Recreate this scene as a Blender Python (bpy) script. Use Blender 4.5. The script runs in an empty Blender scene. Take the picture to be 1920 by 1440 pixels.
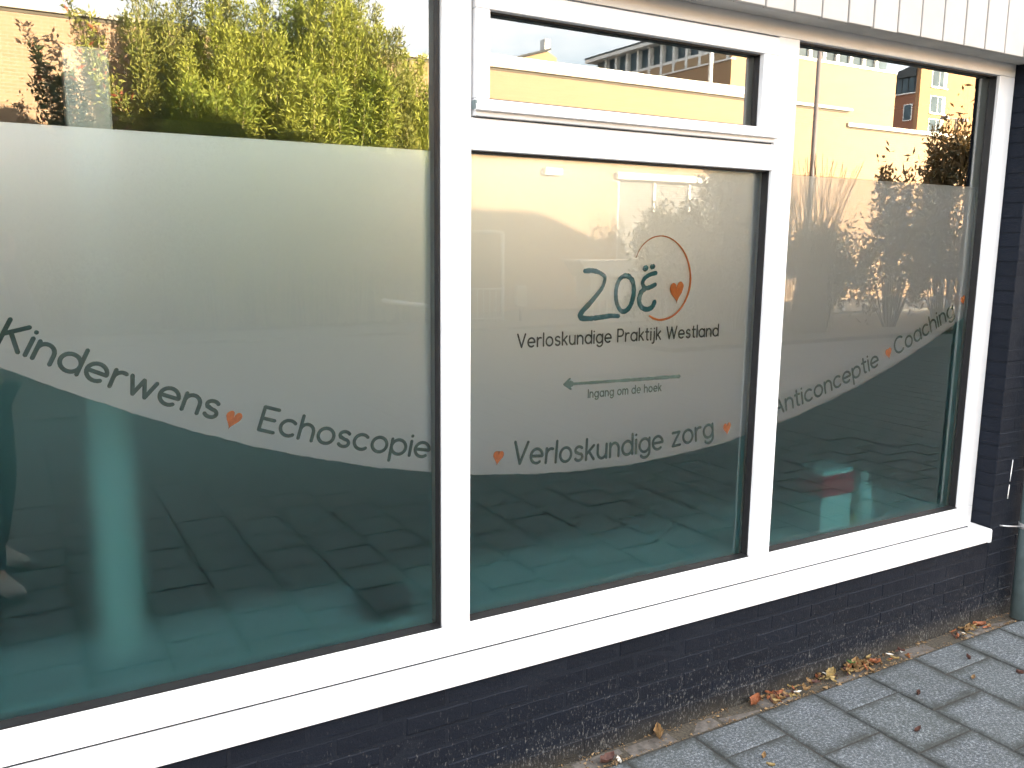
import bpy, bmesh, math, random
import numpy as np
from mathutils import Vector, Matrix
R = math.radians
random.seed(7); rng = np.random.default_rng(7)
S = bpy.context.scene
COL = S.collection

# ------------------------------------------------------------------ camera
CAM = Vector((-0.4276, -2.2756, 1.7024))
YAW, PITCH, ROLL, FPX = 0.525, -0.1624, 0.011, 1631.9
cd = bpy.data.cameras.new('camera'); cam = bpy.data.objects.new('camera', cd); COL.objects.link(cam)
cd.sensor_fit = 'HORIZONTAL'; cd.sensor_width = 36.0; cd.lens = 36.0*FPX/1920.0
cd.clip_start = 0.02; cd.clip_end = 3000
fw = Vector((math.sin(YAW)*math.cos(PITCH), math.cos(YAW)*math.cos(PITCH), math.sin(PITCH)))
r0 = Vector((math.cos(YAW), -math.sin(YAW), 0)); u0 = r0.cross(fw)
rr = math.cos(ROLL)*r0 + math.sin(ROLL)*u0; uu = -math.sin(ROLL)*r0 + math.cos(ROLL)*u0
m = Matrix((rr, uu, -fw)).transposed().to_4x4(); m.translation = CAM
cam.matrix_world = m
S.camera = cam

# ------------------------------------------------------------------ sky, sun, exposure
SUN_AZ, SUN_EL = R(30), R(15)          # azimuth measured from +Y towards +X: low sun behind the building
w = bpy.data.worlds.new('World'); S.world = w; w.use_nodes = True
nt = w.node_tree; nt.nodes.clear()
sky = nt.nodes.new('ShaderNodeTexSky'); sky.sky_type = 'NISHITA'; sky.sun_disc = False
sky.sun_elevation = SUN_EL; sky.sun_rotation = SUN_AZ; sky.air_density = 1.0; sky.dust_density = 2.0; sky.ozone_density = 1.0
bg = nt.nodes.new('ShaderNodeBackground'); bg.inputs['Strength'].default_value = 0.07
wo = nt.nodes.new('ShaderNodeOutputWorld')
tc = nt.nodes.new('ShaderNodeTexCoord'); mp = nt.nodes.new('ShaderNodeMapping'); mp.inputs['Scale'].default_value = (1.6, 1.6, 4.5)
cn = nt.nodes.new('ShaderNodeTexNoise'); cn.inputs['Scale'].default_value = 1.7; cn.inputs['Detail'].default_value = 7; cn.inputs['Roughness'].default_value = 0.58
nt.links.new(tc.outputs['Generated'], mp.inputs[0]); nt.links.new(mp.outputs[0], cn.inputs['Vector'])
cr = nt.nodes.new('ShaderNodeValToRGB'); cr.color_ramp.elements[0].position = 0.36; cr.color_ramp.elements[1].position = 0.62
cr.color_ramp.elements[0].color = (0.12, 0.12, 0.12, 1); cr.color_ramp.elements[1].color = (0.9, 0.9, 0.9, 1); nt.links.new(cn.outputs['Fac'], cr.inputs[0])
cm = nt.nodes.new('ShaderNodeMix'); cm.data_type = 'RGBA'; cm.inputs[7].default_value = (6.4, 6.15, 5.9, 1)   # sunlit cloud
nt.links.new(cr.outputs[0], cm.inputs[0]); nt.links.new(sky.outputs[0], cm.inputs[6])
nt.links.new(cm.outputs[2], bg.inputs[0]); nt.links.new(bg.outputs[0], wo.inputs[0])
sl = bpy.data.lights.new('sun', 'SUN'); sl.energy = 5.0; sl.angle = R(0.5); sl.color = (1.0, 0.83, 0.61)
so = bpy.data.objects.new('sun', sl); COL.objects.link(so)
sdir = Vector((math.sin(SUN_AZ)*math.cos(SUN_EL), math.cos(SUN_AZ)*math.cos(SUN_EL), math.sin(SUN_EL)))
so.rotation_euler = sdir.to_track_quat('Z', 'Y').to_euler(); so.location = (10, 20, 20)
S.view_settings.view_transform = 'Standard'; S.view_settings.look = 'None'
S.view_settings.gamma = 1.0; S.view_settings.use_curve_mapping = False
S.view_settings.exposure = 4.15
S.render.engine = 'CYCLES'
S.cycles.max_bounces = 12; S.cycles.transparent_max_bounces = 16; S.cycles.transmission_bounces = 10
S.cycles.diffuse_bounces = 5; S.cycles.glossy_bounces = 6
S.cycles.sample_clamp_indirect = 6.0

# ------------------------------------------------------------------ material helpers
def mat(name):
    mt = bpy.data.materials.new(name); mt.use_nodes = True
    return mt, mt.node_tree, mt.node_tree.nodes['Principled BSDF']
def L(nt, a, b): nt.links.new(a, b)
def ramp(nt, fac, stops, interp='LINEAR'):
    n = nt.nodes.new('ShaderNodeValToRGB'); n.color_ramp.interpolation = interp
    e = n.color_ramp.elements
    while len(e) < len(stops): e.new(0.5)
    for i, (p, c) in enumerate(stops):
        e[i].position = p; e[i].color = (c[0], c[1], c[2], 1)
    L(nt, fac, n.inputs[0]); return n.outputs[0]
def noise(nt, co, scale, detail=4, rough=0.6):
    n = nt.nodes.new('ShaderNodeTexNoise'); n.inputs['Scale'].default_value = scale
    n.inputs['Detail'].default_value = detail; n.inputs['Roughness'].default_value = rough
    if co is not None: L(nt, co, n.inputs['Vector'])
    return n.outputs['Fac']
def coord(nt, kind='Object'):
    return nt.nodes.new('ShaderNodeTexCoord').outputs[kind]
def wpos(nt): return nt.nodes.new('ShaderNodeNewGeometry').outputs['Position']
def mixc(nt, fac, a, b, blend='MIX'):
    n = nt.nodes.new('ShaderNodeMix'); n.data_type = 'RGBA'; n.blend_type = blend
    for s, v in ((n.inputs[0], fac), (n.inputs[6], a), (n.inputs[7], b)):
        if hasattr(v, 'is_output'): L(nt, v, s)
        elif isinstance(v, (int, float)): s.default_value = v
        else: s.default_value = (v[0], v[1], v[2], 1)
    return n.outputs[2]
def math_(nt, op, a, b=None, clamp=False):
    n = nt.nodes.new('ShaderNodeMath'); n.operation = op; n.use_clamp = clamp
    for i, v in enumerate((a, b)):
        if v is None: continue
        if hasattr(v, 'is_output'): L(nt, v, n.inputs[i])
        else: n.inputs[i].default_value = v
    return n.outputs[0]
def bump(nt, h, strength, dist, bsdf):
    b = nt.nodes.new('ShaderNodeBump'); b.inputs['Strength'].default_value = strength; b.inputs['Distance'].default_value = dist
    L(nt, h, b.inputs['Height']); L(nt, b.outputs[0], bsdf.inputs['Normal'])
def sepz(nt, v, i=2):
    n = nt.nodes.new('ShaderNodeSeparateXYZ'); L(nt, v, n.inputs[0]); return n.outputs[i]
def simple(name, col, rough=0.5, var=0.08, scale=12, bmp=0.0, spec=0.4, metal=0.0):
    mt, nt, b = mat(name)
    f = noise(nt, wpos(nt), scale, 5)
    c = ramp(nt, f, [(0.3, [x*(1-var) for x in col]), (0.7, [min(1, x*(1+var)) for x in col])])
    L(nt, c, b.inputs['Base Color']); b.inputs['Roughness'].default_value = rough
    b.inputs['Specular IOR Level'].default_value = spec; b.inputs['Metallic'].default_value = metal
    if bmp: bump(nt, f, bmp, 0.004, b)
    return mt
M = {}
# white plastic frame: faint grime
mt, nt, b = mat('white_plastic'); p = wpos(nt)
g = noise(nt, p, 3.0, 6, 0.7); g2 = noise(nt, p, 90, 3)
c = ramp(nt, g, [(0.25, (0.58, 0.585, 0.585)), (0.6, (0.68, 0.685, 0.69))])
c = mixc(nt, math_(nt, 'MULTIPLY', ramp(nt, g2, [(0.66, (0, 0, 0)), (0.78, (1, 1, 1))]), 0.25), c, (0.42, 0.40, 0.36))
L(nt, c, b.inputs['Base Color']); b.inputs['Roughness'].default_value = 0.32; b.inputs['Specular IOR Level'].default_value = 0.4
M['white'] = mt
M['board'] = simple('painted_board', (0.37, 0.355, 0.33), 0.55, 0.06, 5, 0.15)
M['gasket'] = simple('black_rubber', (0.012, 0.012, 0.013), 0.45, 0.2, 60)
M['dark_gap'] = simple('dark_gap', (0.01, 0.01, 0.012), 0.9)
# painted brick
def paint_mat(name, base, dusty):
    mt, nt, b = mat(name); p = wpos(nt)
    oi = nt.nodes.new('ShaderNodeObjectInfo').outputs['Random']
    z = sepz(nt, p)
    low = nt.nodes.new('ShaderNodeMapRange'); L(nt, z, low.inputs[0]); low.inputs[1].default_value = 0.42; low.inputs[2].default_value = 0.02
    low.inputs[3].default_value = 0.12; low.inputs[4].default_value = 1.0
    col = ramp(nt, oi, [(0, [x*0.85 for x in base]), (1, [x*1.18 for x in base])])
    patch = noise(nt, p, 4.0, 5, 0.65)
    col = mixc(nt, math_(nt, 'MULTIPLY', patch, 0.55), col, [x*1.8 for x in base])
    mp = nt.nodes.new('ShaderNodeMapping'); L(nt, p, mp.inputs[0]); mp.inputs['Scale'].default_value = (1, 1, 0.35)
    sp = noise(nt, mp.outputs[0], 170, 3, 0.75); big = noise(nt, p, 7, 4, 0.7)
    th = math_(nt, 'MULTIPLY', math_(nt, 'SUBTRACT', sp, math_(nt, 'SUBTRACT', 0.68, math_(nt, 'MULTIPLY', big, math_(nt, 'MULTIPLY', low.outputs[0], 0.27)))), 9.0, True)
    th = math_(nt, 'MULTIPLY', th, math_(nt, 'MULTIPLY', low.outputs[0], dusty))
    col = mixc(nt, th, col, (0.17, 0.17, 0.165))
    foot = nt.nodes.new('ShaderNodeMapRange'); L(nt, z, foot.inputs[0]); foot.inputs[1].default_value = 0.085; foot.inputs[2].default_value = 0.0
    fo = math_(nt, 'MULTIPLY', foot.outputs[0], math_(nt, 'MULTIPLY', patch, 0.9))
    col = mixc(nt, fo, col, (0.06, 0.052, 0.035))
    L(nt, col, b.inputs['Base Color']); b.inputs['Roughness'].default_value = 0.7; b.inputs['Specular IOR Level'].default_value = 0.16
    h = math_(nt, 'ADD', noise(nt, p, 130, 4, 0.7), math_(nt, 'MULTIPLY', noise(nt, p, 22, 3), 1.2))
    bump(nt, h, 0.55, 0.003, b)
    return mt
M['brick'] = paint_mat('dark_painted_brick', (0.0043, 0.0062, 0.0108), 0.8)
M['mortar'] = paint_mat('dark_painted_mortar', (0.0062, 0.0083, 0.0130), 1.0)
# concrete paver
mt, nt, b = mat('concrete_paver'); p = wpos(nt); o = coord(nt, 'Object')
oi = nt.nodes.new('ShaderNodeObjectInfo').outputs['Random']
fine = math_(nt, 'ADD', math_(nt, 'MULTIPLY', noise(nt, p, 300, 2, 0.8), 0.4), math_(nt, 'MULTIPLY', noise(nt, p, 95, 3, 0.8), 0.6)); midn = noise(nt, p, 14, 5, 0.7)
c = ramp(nt, fine, [(0.36, (0.020, 0.021, 0.022)), (0.5, (0.075, 0.079, 0.083)), (0.63, (0.36, 0.365, 0.37))])
c = mixc(nt, 0.28, c, ramp(nt, oi, [(0, (0.045, 0.049, 0.053)), (0.6, (0.078, 0.083, 0.089)), (1, (0.064, 0.071, 0.067))]))
c = mixc(nt, ramp(nt, midn, [(0.42, (0, 0, 0)), (0.72, (0.5, 0.5, 0.5))]), c, (0.040, 0.043, 0.038))
c = mixc(nt, ramp(nt, noise(nt, p, 2.3, 4, 0.7), [(0.4, (0, 0, 0)), (0.7, (0.3, 0.3, 0.3))]), c, (0.055, 0.060, 0.050))
# dirt collected along the edges of each tile
sx = nt.nodes.new('ShaderNodeSeparateXYZ'); L(nt, o, sx.inputs[0])
ex = math_(nt, 'ABSOLUTE', sx.outputs[0]); ey = math_(nt, 'ABSOLUTE', sx.outputs[1])
em = math_(nt, 'MAXIMUM', ex, ey)
em = math_(nt, 'ADD', em, math_(nt, 'MULTIPLY', math_(nt, 'SUBTRACT', noise(nt, p, 11, 5, 0.75), 0.5), 0.11))
dm = nt.nodes.new('ShaderNodeMapRange'); L(nt, em, dm.inputs[0]); dm.inputs[1].default_value = 0.108; dm.inputs[2].default_value = 0.148
c = mixc(nt, 1.0, c, (0.92, 0.98, 1.03), 'MULTIPLY')
c = mixc(nt, math_(nt, 'MULTIPLY', dm.outputs[0], 0.85), c, (0.026, 0.029, 0.026))
L(nt, c, b.inputs['Base Color']); b.inputs['Roughness'].default_value = 0.85; b.inputs['Specular IOR Level'].default_value = 0.25
bump(nt, math_(nt, 'ADD', fine, midn), 0.5, 0.003, b)
M['paver'] = mt
M['joint'] = simple('joint_soil', (0.030, 0.029, 0.025), 0.95, 0.5, 60, 0.6)
M['clinker'] = simple('worn_clinker', (0.085, 0.075, 0.065), 0.9, 0.45, 35, 0.5)
M['dirt'] = simple('grit', (0.05, 0.042, 0.03), 0.95, 0.5, 120, 0.8)
M['asphalt'] = simple('asphalt', (0.075, 0.073, 0.07), 0.9, 0.25, 40, 0.4)
M['kerb'] = simple('kerb_concrete', (0.13, 0.13, 0.125), 0.85, 0.15, 30, 0.3)
M['galv'] = simple('zinc_pipe', (0.13, 0.175, 0.18), 0.45, 0.2, 14, 0.1, metal=0.25)
M['steel'] = simple('steel_rod', (0.5, 0.5, 0.5), 0.4, 0.1, 30, metal=0.6)
# glass: four reflecting faces of a double unit, the rest passes straight through
def glass_mat(name, surf):
    mt, nt, b = mat(name); nt.nodes.remove(b); out = nt.nodes['Material Output']
    fr = nt.nodes.new('ShaderNodeFresnel'); fr.inputs['IOR'].default_value = 1.54
    Rf = math_(nt, 'DIVIDE', math_(nt, 'MULTIPLY', fr.outputs[0], surf), math_(nt, 'ADD', math_(nt, 'MULTIPLY', fr.outputs[0], surf-1.0), 1.0))
    gl = nt.nodes.new('ShaderNodeBsdfGlossy'); gl.inputs['Roughness'].default_value = 0.0; gl.inputs['Color'].default_value = (1, 1, 0.98, 1)
    bp = nt.nodes.new('ShaderNodeBump'); bp.inputs['Strength'].default_value = 0.012; bp.inputs['Distance'].default_value = 0.002
    L(nt, noise(nt, wpos(nt), 1.6, 2), bp.inputs['Height']); L(nt, bp.outputs[0], gl.inputs['Normal'])
    tr = nt.nodes.new('ShaderNodeBsdfTransparent'); tr.inputs['Color'].default_value = (0.86, 0.95, 0.92, 1)
    mx = nt.nodes.new('ShaderNodeMixShader'); L(nt, Rf, mx.inputs[0]); L(nt, tr.outputs[0], mx.inputs[1]); L(nt, gl.outputs[0], mx.inputs[2])
    L(nt, mx.outputs[0], out.inputs['Surface']); return mt
M['glass'] = glass_mat('window_glass', 4.0)            # clear double unit: four reflecting faces
M['glass_f'] = glass_mat('window_glass_filmed', 1.5)   # film stuck to the glass kills the inner reflections
mt, nt, b = mat('glass_inner'); nt.nodes.remove(b)
tr = nt.nodes.new('ShaderNodeBsdfTransparent'); L(nt, tr.outputs[0], nt.nodes['Material Output'].inputs['Surface']); M['glass_in'] = mt
def film_mat(name, diff, dcol, rcol, rough, gloss, grough, gcol):
    mt, nt, b = mat(name); nt.nodes.remove(b); out = nt.nodes['Material Output']
    p = wpos(nt); f = noise(nt, p, 220, 3, 0.7)
    d = nt.nodes.new('ShaderNodeBsdfDiffuse'); L(nt, mixc(nt, math_(nt, 'MULTIPLY', f, 0.5), dcol, [x*0.75 for x in dcol]), d.inputs[0])
    t = nt.nodes.new('ShaderNodeBsdfTranslucent'); t.inputs[0].default_value = (*rcol, 1)
    m1 = nt.nodes.new('ShaderNodeMixShader'); m1.inputs[0].default_value = 0.25; L(nt, d.outputs[0], m1.inputs[1]); L(nt, t.outputs[0], m1.inputs[2])
    r = nt.nodes.new('ShaderNodeBsdfRefraction'); r.inputs['Color'].default_value = (*rcol, 1); r.inputs['Roughness'].default_value = rough; r.inputs['IOR'].default_value = 1.35
    m2 = nt.nodes.new('ShaderNodeMixShader'); m2.inputs[0].default_value = diff; L(nt, r.outputs[0], m2.inputs[1]); L(nt, m1.outputs[0], m2.inputs[2])
    gs = nt.nodes.new('ShaderNodeBsdfGlossy'); gs.inputs['Roughness'].default_value = grough; gs.inputs['Color'].default_value = (*gcol, 1)
    m3 = nt.nodes.new('ShaderNodeMixShader'); m3.inputs[0].default_value = gloss; L(nt, m2.outputs[0], m3.inputs[1]); L(nt, gs.outputs[0], m3.inputs[2])
    L(nt, m3.outputs[0], out.inputs['Surface']); return mt
M['film'] = film_mat('frosted_film', 0.14, (0.60, 0.56, 0.57), (0.88, 0.92, 0.93), 0.34, 0.37, 0.33, (0.90, 0.88, 1.0))
M['film_low'] = film_mat('teal_frosted_film', 0.13, (0.06, 0.15, 0.17), (0.72, 0.93, 0.97), 0.41, 0.022, 0.40, (0.55, 0.9, 1.0))
M['ink'] = simple('dark_teal_print', (0.030, 0.058, 0.058), 0.6, 0.2, 50)
M['ink_black'] = simple('near_black_print', (0.020, 0.028, 0.030), 0.6, 0.2, 50)
M['ink_logo'] = simple('petrol_brush_print', (0.012, 0.075, 0.09), 0.6, 0.35, 120)
M['ink_soft'] = simple('grey_teal_print', (0.09, 0.13, 0.12), 0.6, 0.2, 80)
M['orange'] = simple('orange_print', (0.42, 0.105, 0.022), 0.6, 0.25, 120)
M['room'] = simple('room_wall_paint', (0.42, 0.45, 0.44), 0.8, 0.05, 3)
M['room_floor'] = simple('room_floor', (0.10, 0.10, 0.10), 0.6, 0.2, 5)
M['post_grey'] = simple('pale_post_paint', (0.56, 0.56, 0.52), 0.5, 0.04, 6)
M['white_in'] = simple('white_lacquer', (0.78, 0.78, 0.76), 0.4, 0.04, 6)
M['red'] = simple('red_card', (0.72, 0.04, 0.06), 0.5, 0.1, 20)
M['dark_item'] = simple('dark_plastic', (0.02, 0.03, 0.035), 0.4)
M['yellow'] = simple('yellow_card', (0.55, 0.5, 0.03), 0.5)

# ------------------------------------------------------------------ object helpers
def mesh(name, verts, faces, mt, smooth=False):
    me = bpy.data.meshes.new(name); me.from_pydata([tuple(v) for v in verts], [], faces); me.update()
    if mt: me.materials.append(mt)
    if smooth:
        me.polygons.foreach_set('use_smooth', [True]*len(me.polygons))
    return me
def link(name, me, parent=None, loc=None):
    o = bpy.data.objects.new(name, me); COL.objects.link(o)
    if loc is not None: o.location = loc
    if parent is not None:
        o.parent = parent
        off = Vector((0, 0, 0)); q = parent
        while q is not None: off += q.location; q = q.parent
        o.location = o.location - off
    return o
def thing(name, label, cat, loc=(0, 0, 0), group=None):
    o = bpy.data.objects.new(name, None); COL.objects.link(o); o.location = loc; o.empty_display_size = 0.1
    tag(o, label, cat, group); return o
def tag(o, label=None, cat=None, group=None, kind=None):
    if label: o['label'] = label
    if cat: o['category'] = cat
    if group: o['group'] = group
    if kind: o['kind'] = kind
    return o
def box_me(x0, x1, y0, y1, z0, z1, mt, bev=0.0, seg=1):
    bm = bmesh.new()
    vs = [bm.verts.new((x, y, z)) for x in (x0, x1) for y in (y0, y1) for z in (z0, z1)]
    for f in ((0, 1, 3, 2), (4, 6, 7, 5), (0, 4, 5, 1), (2, 3, 7, 6), (0, 2, 6, 4), (1, 5, 7, 3)):
        bm.faces.new([vs[i] for i in f])
    if bev: bmesh.ops.bevel(bm, geom=bm.edges[:], offset=bev, segments=seg, profile=0.5, affect='EDGES')
    bmesh.ops.recalc_face_normals(bm, faces=bm.faces[:])
    me = bpy.data.meshes.new('box'); bm.to_mesh(me); bm.free()
    me.materials.append(mt); return me
def box(name, x0, x1, y0, y1, z0, z1, mt, parent=None, bev=0.0, seg=1):
    me = box_me(x0, x1, y0, y1, z0, z1, mt, bev, seg); me.name = name
    return link(name, me, parent)
def prism(name, poly, axis, a0, a1, mt, parent=None):
    # poly: 2-D outline, extruded along an axis ('x': (y,z), 'y': (x,z), 'z': (x,y))
    f = {'x': lambda p, a: (a, p[0], p[1]), 'y': lambda p, a: (p[0], a, p[1]), 'z': lambda p, a: (p[0], p[1], a)}[axis]
    n = len(poly); v = [f(p, a0) for p in poly] + [f(p, a1) for p in poly]
    fc = [list(range(n)), list(range(2*n-1, n-1, -1))] + [[i, i+n, (i+1) % n+n, (i+1) % n] for i in range(n)]
    me = mesh(name, v, fc, mt); bm = bmesh.new(); bm.from_mesh(me); bmesh.ops.recalc_face_normals(bm, faces=bm.faces[:]); bm.to_mesh(me); bm.free()
    return link(name, me, parent)
def tube_data(pts, rad, n=8, V=None, Fc=None):
    # round tube along 3-D points, closed ends
    V = [] if V is None else V; Fc = [] if Fc is None else Fc
    pts = [Vector(p) for p in pts]; rad = rad if hasattr(rad, '__len__') else [rad]*len(pts)
    base = len(V); prev = None
    for i, p in enumerate(pts):
        t = (pts[min(i+1, len(pts)-1)] - pts[max(i-1, 0)]).normalized()
        a = Vector((0, 0, 1)) if abs(t.z) < 0.9 else Vector((1, 0, 0))
        if prev is not None: a = prev
        s = t.cross(a).normalized(); q = s.cross(t).normalized(); prev = q
        for k in range(n):
            an = 2*math.pi*k/n; V.append(p + (s*math.cos(an) + q*math.sin(an))*rad[i])
    for i in range(len(pts)-1):
        for k in range(n):
            Fc.append([base+i*n+k, base+i*n+(k+1) % n, base+(i+1)*n+(k+1) % n, base+(i+1)*n+k])
    Fc.append([base+k for k in range(n)][::-1]); Fc.append([base+(len(pts)-1)*n+k for k in range(n)])
    return V, Fc
def tube(name, pts, rad, mt, parent=None, n=10):
    V, Fc = tube_data(pts, rad, n); return link(name, mesh(name, V, Fc, mt, True), parent)

# ------------------------------------------------------------------ measured window
XL, XA, XB, XC, XD, XE = 0.656, 0.7486, 1.943, 2.0435, 3.2348, 3.3415
X0 = -1.75                                   # left end of the left pane (outside the picture)
ZB, ZT1, ZT2 = 0.529, 1.959, 2.410
ZF = 1.955                                   # top edge of the film
YG = 0.045                                   # glass front
XW0, XW1 = -1.86, 3.3435                     # opening in the brick
YW = -0.09                                   # brick face

# ================================================================== SETTING
me = mesh('street', [(-400, -600, -0.012), (400, -600, -0.012), (400, 400, -0.012), (-400, 400, -0.012)], [[0, 1, 2, 3]], M['asphalt'])
o = link('street', me); tag(o, 'dark grey asphalt street between the two buildings', kind='structure')

pave = thing('pavement', 'grey concrete slab pavement along the dark wall', 'pavement', (0, 0, 0)); del pave['category']; pave['kind'] = 'structure'
box('joint_bed', -14, 26, -6.82, 0.0, -0.011, -0.004, M['joint'], pave)
def tile_me(w, d):
    bm = bmesh.new(); h = 0.05; e = 0.0035
    lo = [bm.verts.new((sx*w/2, sy*d/2, -h)) for sx, sy in ((-1, -1), (1, -1), (1, 1), (-1, 1))]
    mi = [bm.verts.new((sx*w/2, sy*d/2, -e)) for sx, sy in ((-1, -1), (1, -1), (1, 1), (-1, 1))]
    up = [bm.verts.new((sx*(w/2-e), sy*(d/2-e), 0)) for sx, sy in ((-1, -1), (1, -1), (1, 1), (-1, 1))]
    for i in range(4):
        j = (i+1) % 4
        bm.faces.new((lo[i], lo[j], mi[j], mi[i])); bm.faces.new((mi[i], mi[j], up[j], up[i]))
    bm.faces.new(up)
    me = bpy.data.meshes.new('paving_tile'); bm.to_mesh(me); bm.free(); me.materials.append(M['paver']); return me
GAPT = 0.0075
TF = tile_me(0.3-GAPT, 0.3-GAPT); TH = tile_me(0.3-GAPT, 0.15-GAPT)
# offset the dirt rim of the half tile: it reuses the same object-space material
TX0, TY0 = 1.244, -0.17
far = []
cnt = 0
for k in range(-42, 82):
    xc = TX0 + 0.3*k + 0.15; y = TY0; first = True
    while y > -6.7:
        d = 0.15 if (first and k % 2) else 0.3
        first = False
        yc = y - d/2; y -= d
        if y < -6.8: break
        near = -1.2 < xc < 6.6 and yc > -3.0
        z = random.uniform(-0.0015, 0.0015); rx, ry = random.gauss(0, 0.005), random.gauss(0, 0.005)
        if near and cnt < 300:
            o = link('paving_tile', TF if d == 0.3 else TH, pave, (xc+random.gauss(0, .0008), yc+random.gauss(0, .0008), z))
            o.rotation_euler = (rx, ry, random.gauss(0, 0.004)); cnt += 1
        else: far.append((xc, yc, d, z))
V, Fc = [], []
for xc, yc, d, z in far:
    b0 = len(V); hw, hd = 0.147, d/2-0.003; e = 0.0035
    for q, zz in ((0, -0.03), (e, z)):
        V += [(xc-hw+q, yc-hd+q, zz), (xc+hw-q, yc-hd+q, zz), (xc+hw-q, yc+hd-q, zz), (xc-hw+q, yc+hd-q, zz)]
    Fc += [[b0+4, b0+5, b0+6, b0+7]] + [[b0+i, b0+(i+1) % 4, b0+4+(i+1) % 4, b0+4+i] for i in range(4)]
M['paver_far'] = simple('concrete_paver_far', (0.075, 0.078, 0.08), 0.85, 0.35, 9, 0.3)
o = link('paving_tiles_beyond', mesh('paving_tiles_beyond', V, Fc, M['paver_far']), pave); o['kind'] = 'stuff'
# narrow clinker edging between wall and slabs
x = -2.0
while x < 4.6:
    l = random.uniform(0.185, 0.205)
    o = link('edging_brick', box_me(-l/2, l/2, -0.031, 0.031, -0.05, 0, M['clinker'], 0.004), pave, (x+l/2, -0.132+random.gauss(0, .002), random.uniform(-0.006, 0.0035)))
    o.rotation_euler = (random.gauss(0, 0.03), random.gauss(0, 0.012), random.gauss(0, 0.015)); x += l + random.uniform(0.004, 0.012)
kb = thing('kerb', 'pale concrete kerb between slab pavement and street', 'kerb', (0, -6.9, 0)); del kb['category']; kb['kind'] = 'structure'
for i in range(40):
    x = -14 + i
    box('kerb_stone', x+.003, x+.997, -6.93, -6.83, -0.08, 0.004, M['kerb'], kb, 0.008)
# far pavement and planted strip
box('far_pavement', -30, 60, -16.0, -12.6, -0.05, 0.03, M['paver_far'])['kind'] = 'structure'
box('far_kerb', -30, 60, -12.6, -12.45, -0.05, 0.045, M['kerb'])['kind'] = 'structure'
M['soil'] = simple('planting_soil', (0.045, 0.035, 0.02), 0.95, 0.4, 20)
box('planting_bed', -14, 8.3, -16.0, -13.9, -0.02, 0.07, M['soil'])['kind'] = 'structure'
box('planting_bed', 8.6, 22.5, -11.4, -8.2, -0.02, 0.06, M['soil'])['kind'] = 'structure'

# ================================================================== OUR BUILDING
bld = thing('practice_building', 'dark painted brick facade round the white window', 'building', (0, 0, 0))
# inner leaf and mortar faces (brick faces stand 5 mm proud)
MY = YW + 0.0013
box('mortar', XW0, XW1, MY, 0.20, -0.02, 0.385, M['mortar'], bld)
box('mortar', XW1+0.004, 26.0, MY, 0.20, -0.02, 2.56, M['mortar'], bld)
box('mortar', -14.0, XW0-0.004, MY, 0.20, -0.02, 2.56, M['mortar'], bld)
bricks = {}
def brick_me(l, seed):
    key = (round(l, 3), seed)
    if key in bricks: return bricks[key]
    rg = random.Random(seed*31+int(l*1000)); h = 0.0535; y1 = 0.10; e = 0.003
    j = lambda s: rg.uniform(-s, s)
    n = 7 if l > 0.15 else 4
    # front face outline with slightly uneven arrises
    bot = [(-l/2 + l*i/(n-1), -h/2 + j(.0012)) for i in range(n)]
    top = [(l/2 - l*i/(n-1), h/2 + j(.0012)) for i in range(n)]
    ol = bot + top; k = len(ol)
    V = [(x*(1-2*e/l), 0 + j(.0006), z*(1-2*e/h)) for x, z in ol] + [(x, e*0.9, z) for x, z in ol] + [(x, y1, z) for x, z in ol]
    Fc = [list(range(k))]
    for r_ in (0, 1):
        Fc += [[r_*k+i, (r_+1)*k+i, (r_+1)*k+(i+1) % k, r_*k+(i+1) % k] for i in range(k)]
    me = mesh('brick', V, Fc, M['brick'])
    bm = bmesh.new(); bm.from_mesh(me); bmesh.ops.recalc_face_normals(bm, faces=bm.faces[:]); bm.to_mesh(me); bm.free()
    bricks[key] = me; return me
CH = 0.0625; BL = 0.2125; JT = 0.0085
def course(z0, xa, xb, off):
    x = xa - off
    while x < xb - 0.02:
        a, b_ = max(x, xa), min(x + BL, xb)
        l = b_ - a - JT if b_ < xb else b_ - a
        if l > 0.03:
            o = link('brick', brick_me(round(l, 3), random.randrange(5)), bld, ((a + a + l)/2, YW + random.gauss(0, .0010), z0 + CH/2))
            o.rotation_euler = (random.gauss(0, .006), random.gauss(0, .004), random.gauss(0, .005))
        x += BL
for i in range(6):
    course(0.012 + i*CH, -0.75, XW1, 0.106 if i % 2 else 0.03)
for i in range(39):
    course(0.012 + i*CH, XW1, XW1 + 0.85, 0.0 if i % 2 else 0.106)
# upper storeys (above the picture), roof line shaped to set the shadow edge opposite
roof = [(-14, 2.58), (26, 2.58), (26.2, 4.9), (22.6, 6.45), (20.1, 7.35), (15.4, 7.4), (13.0, 7.6), (10.4, 8.3), (8.5, 9.05), (-14, 9.2)]
M['up_brick'] = simple('upper_brick', (0.06, 0.055, 0.055), 0.9, 0.3, 8)
prism('shadow_shaped_upper_wall', roof, 'y', -0.06, 9.0, M['up_brick'], bld)
box('end_wall', 25.7, 26.0, 0.2, 9, -0.02, 2.58, M['up_brick'], bld)
box('end_wall', -14, -13.7, 0.2, 9, -0.02, 2.58, M['up_brick'], bld)

clad = thing('wall_cladding', 'pale painted vertical boards above the white window', 'cladding', (1.0, -0.12, 2.457))
box('batten', -4.0, 5.2, -0.097, -0.062, 2.475, 3.4, M['dark_gap'], clad)
for i in range(-45, 26):
    x = 1.749 + 0.1305*i
    if x < -3.9 or x > 5: continue
    dz = random.gauss(0, 0.0012)
    o = box('board', x+0.0040, x+0.1265, -0.12+random.gauss(0, .0006), -0.0985, 2.457+dz, 3.4, M['board'], clad, 0.002)
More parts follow.
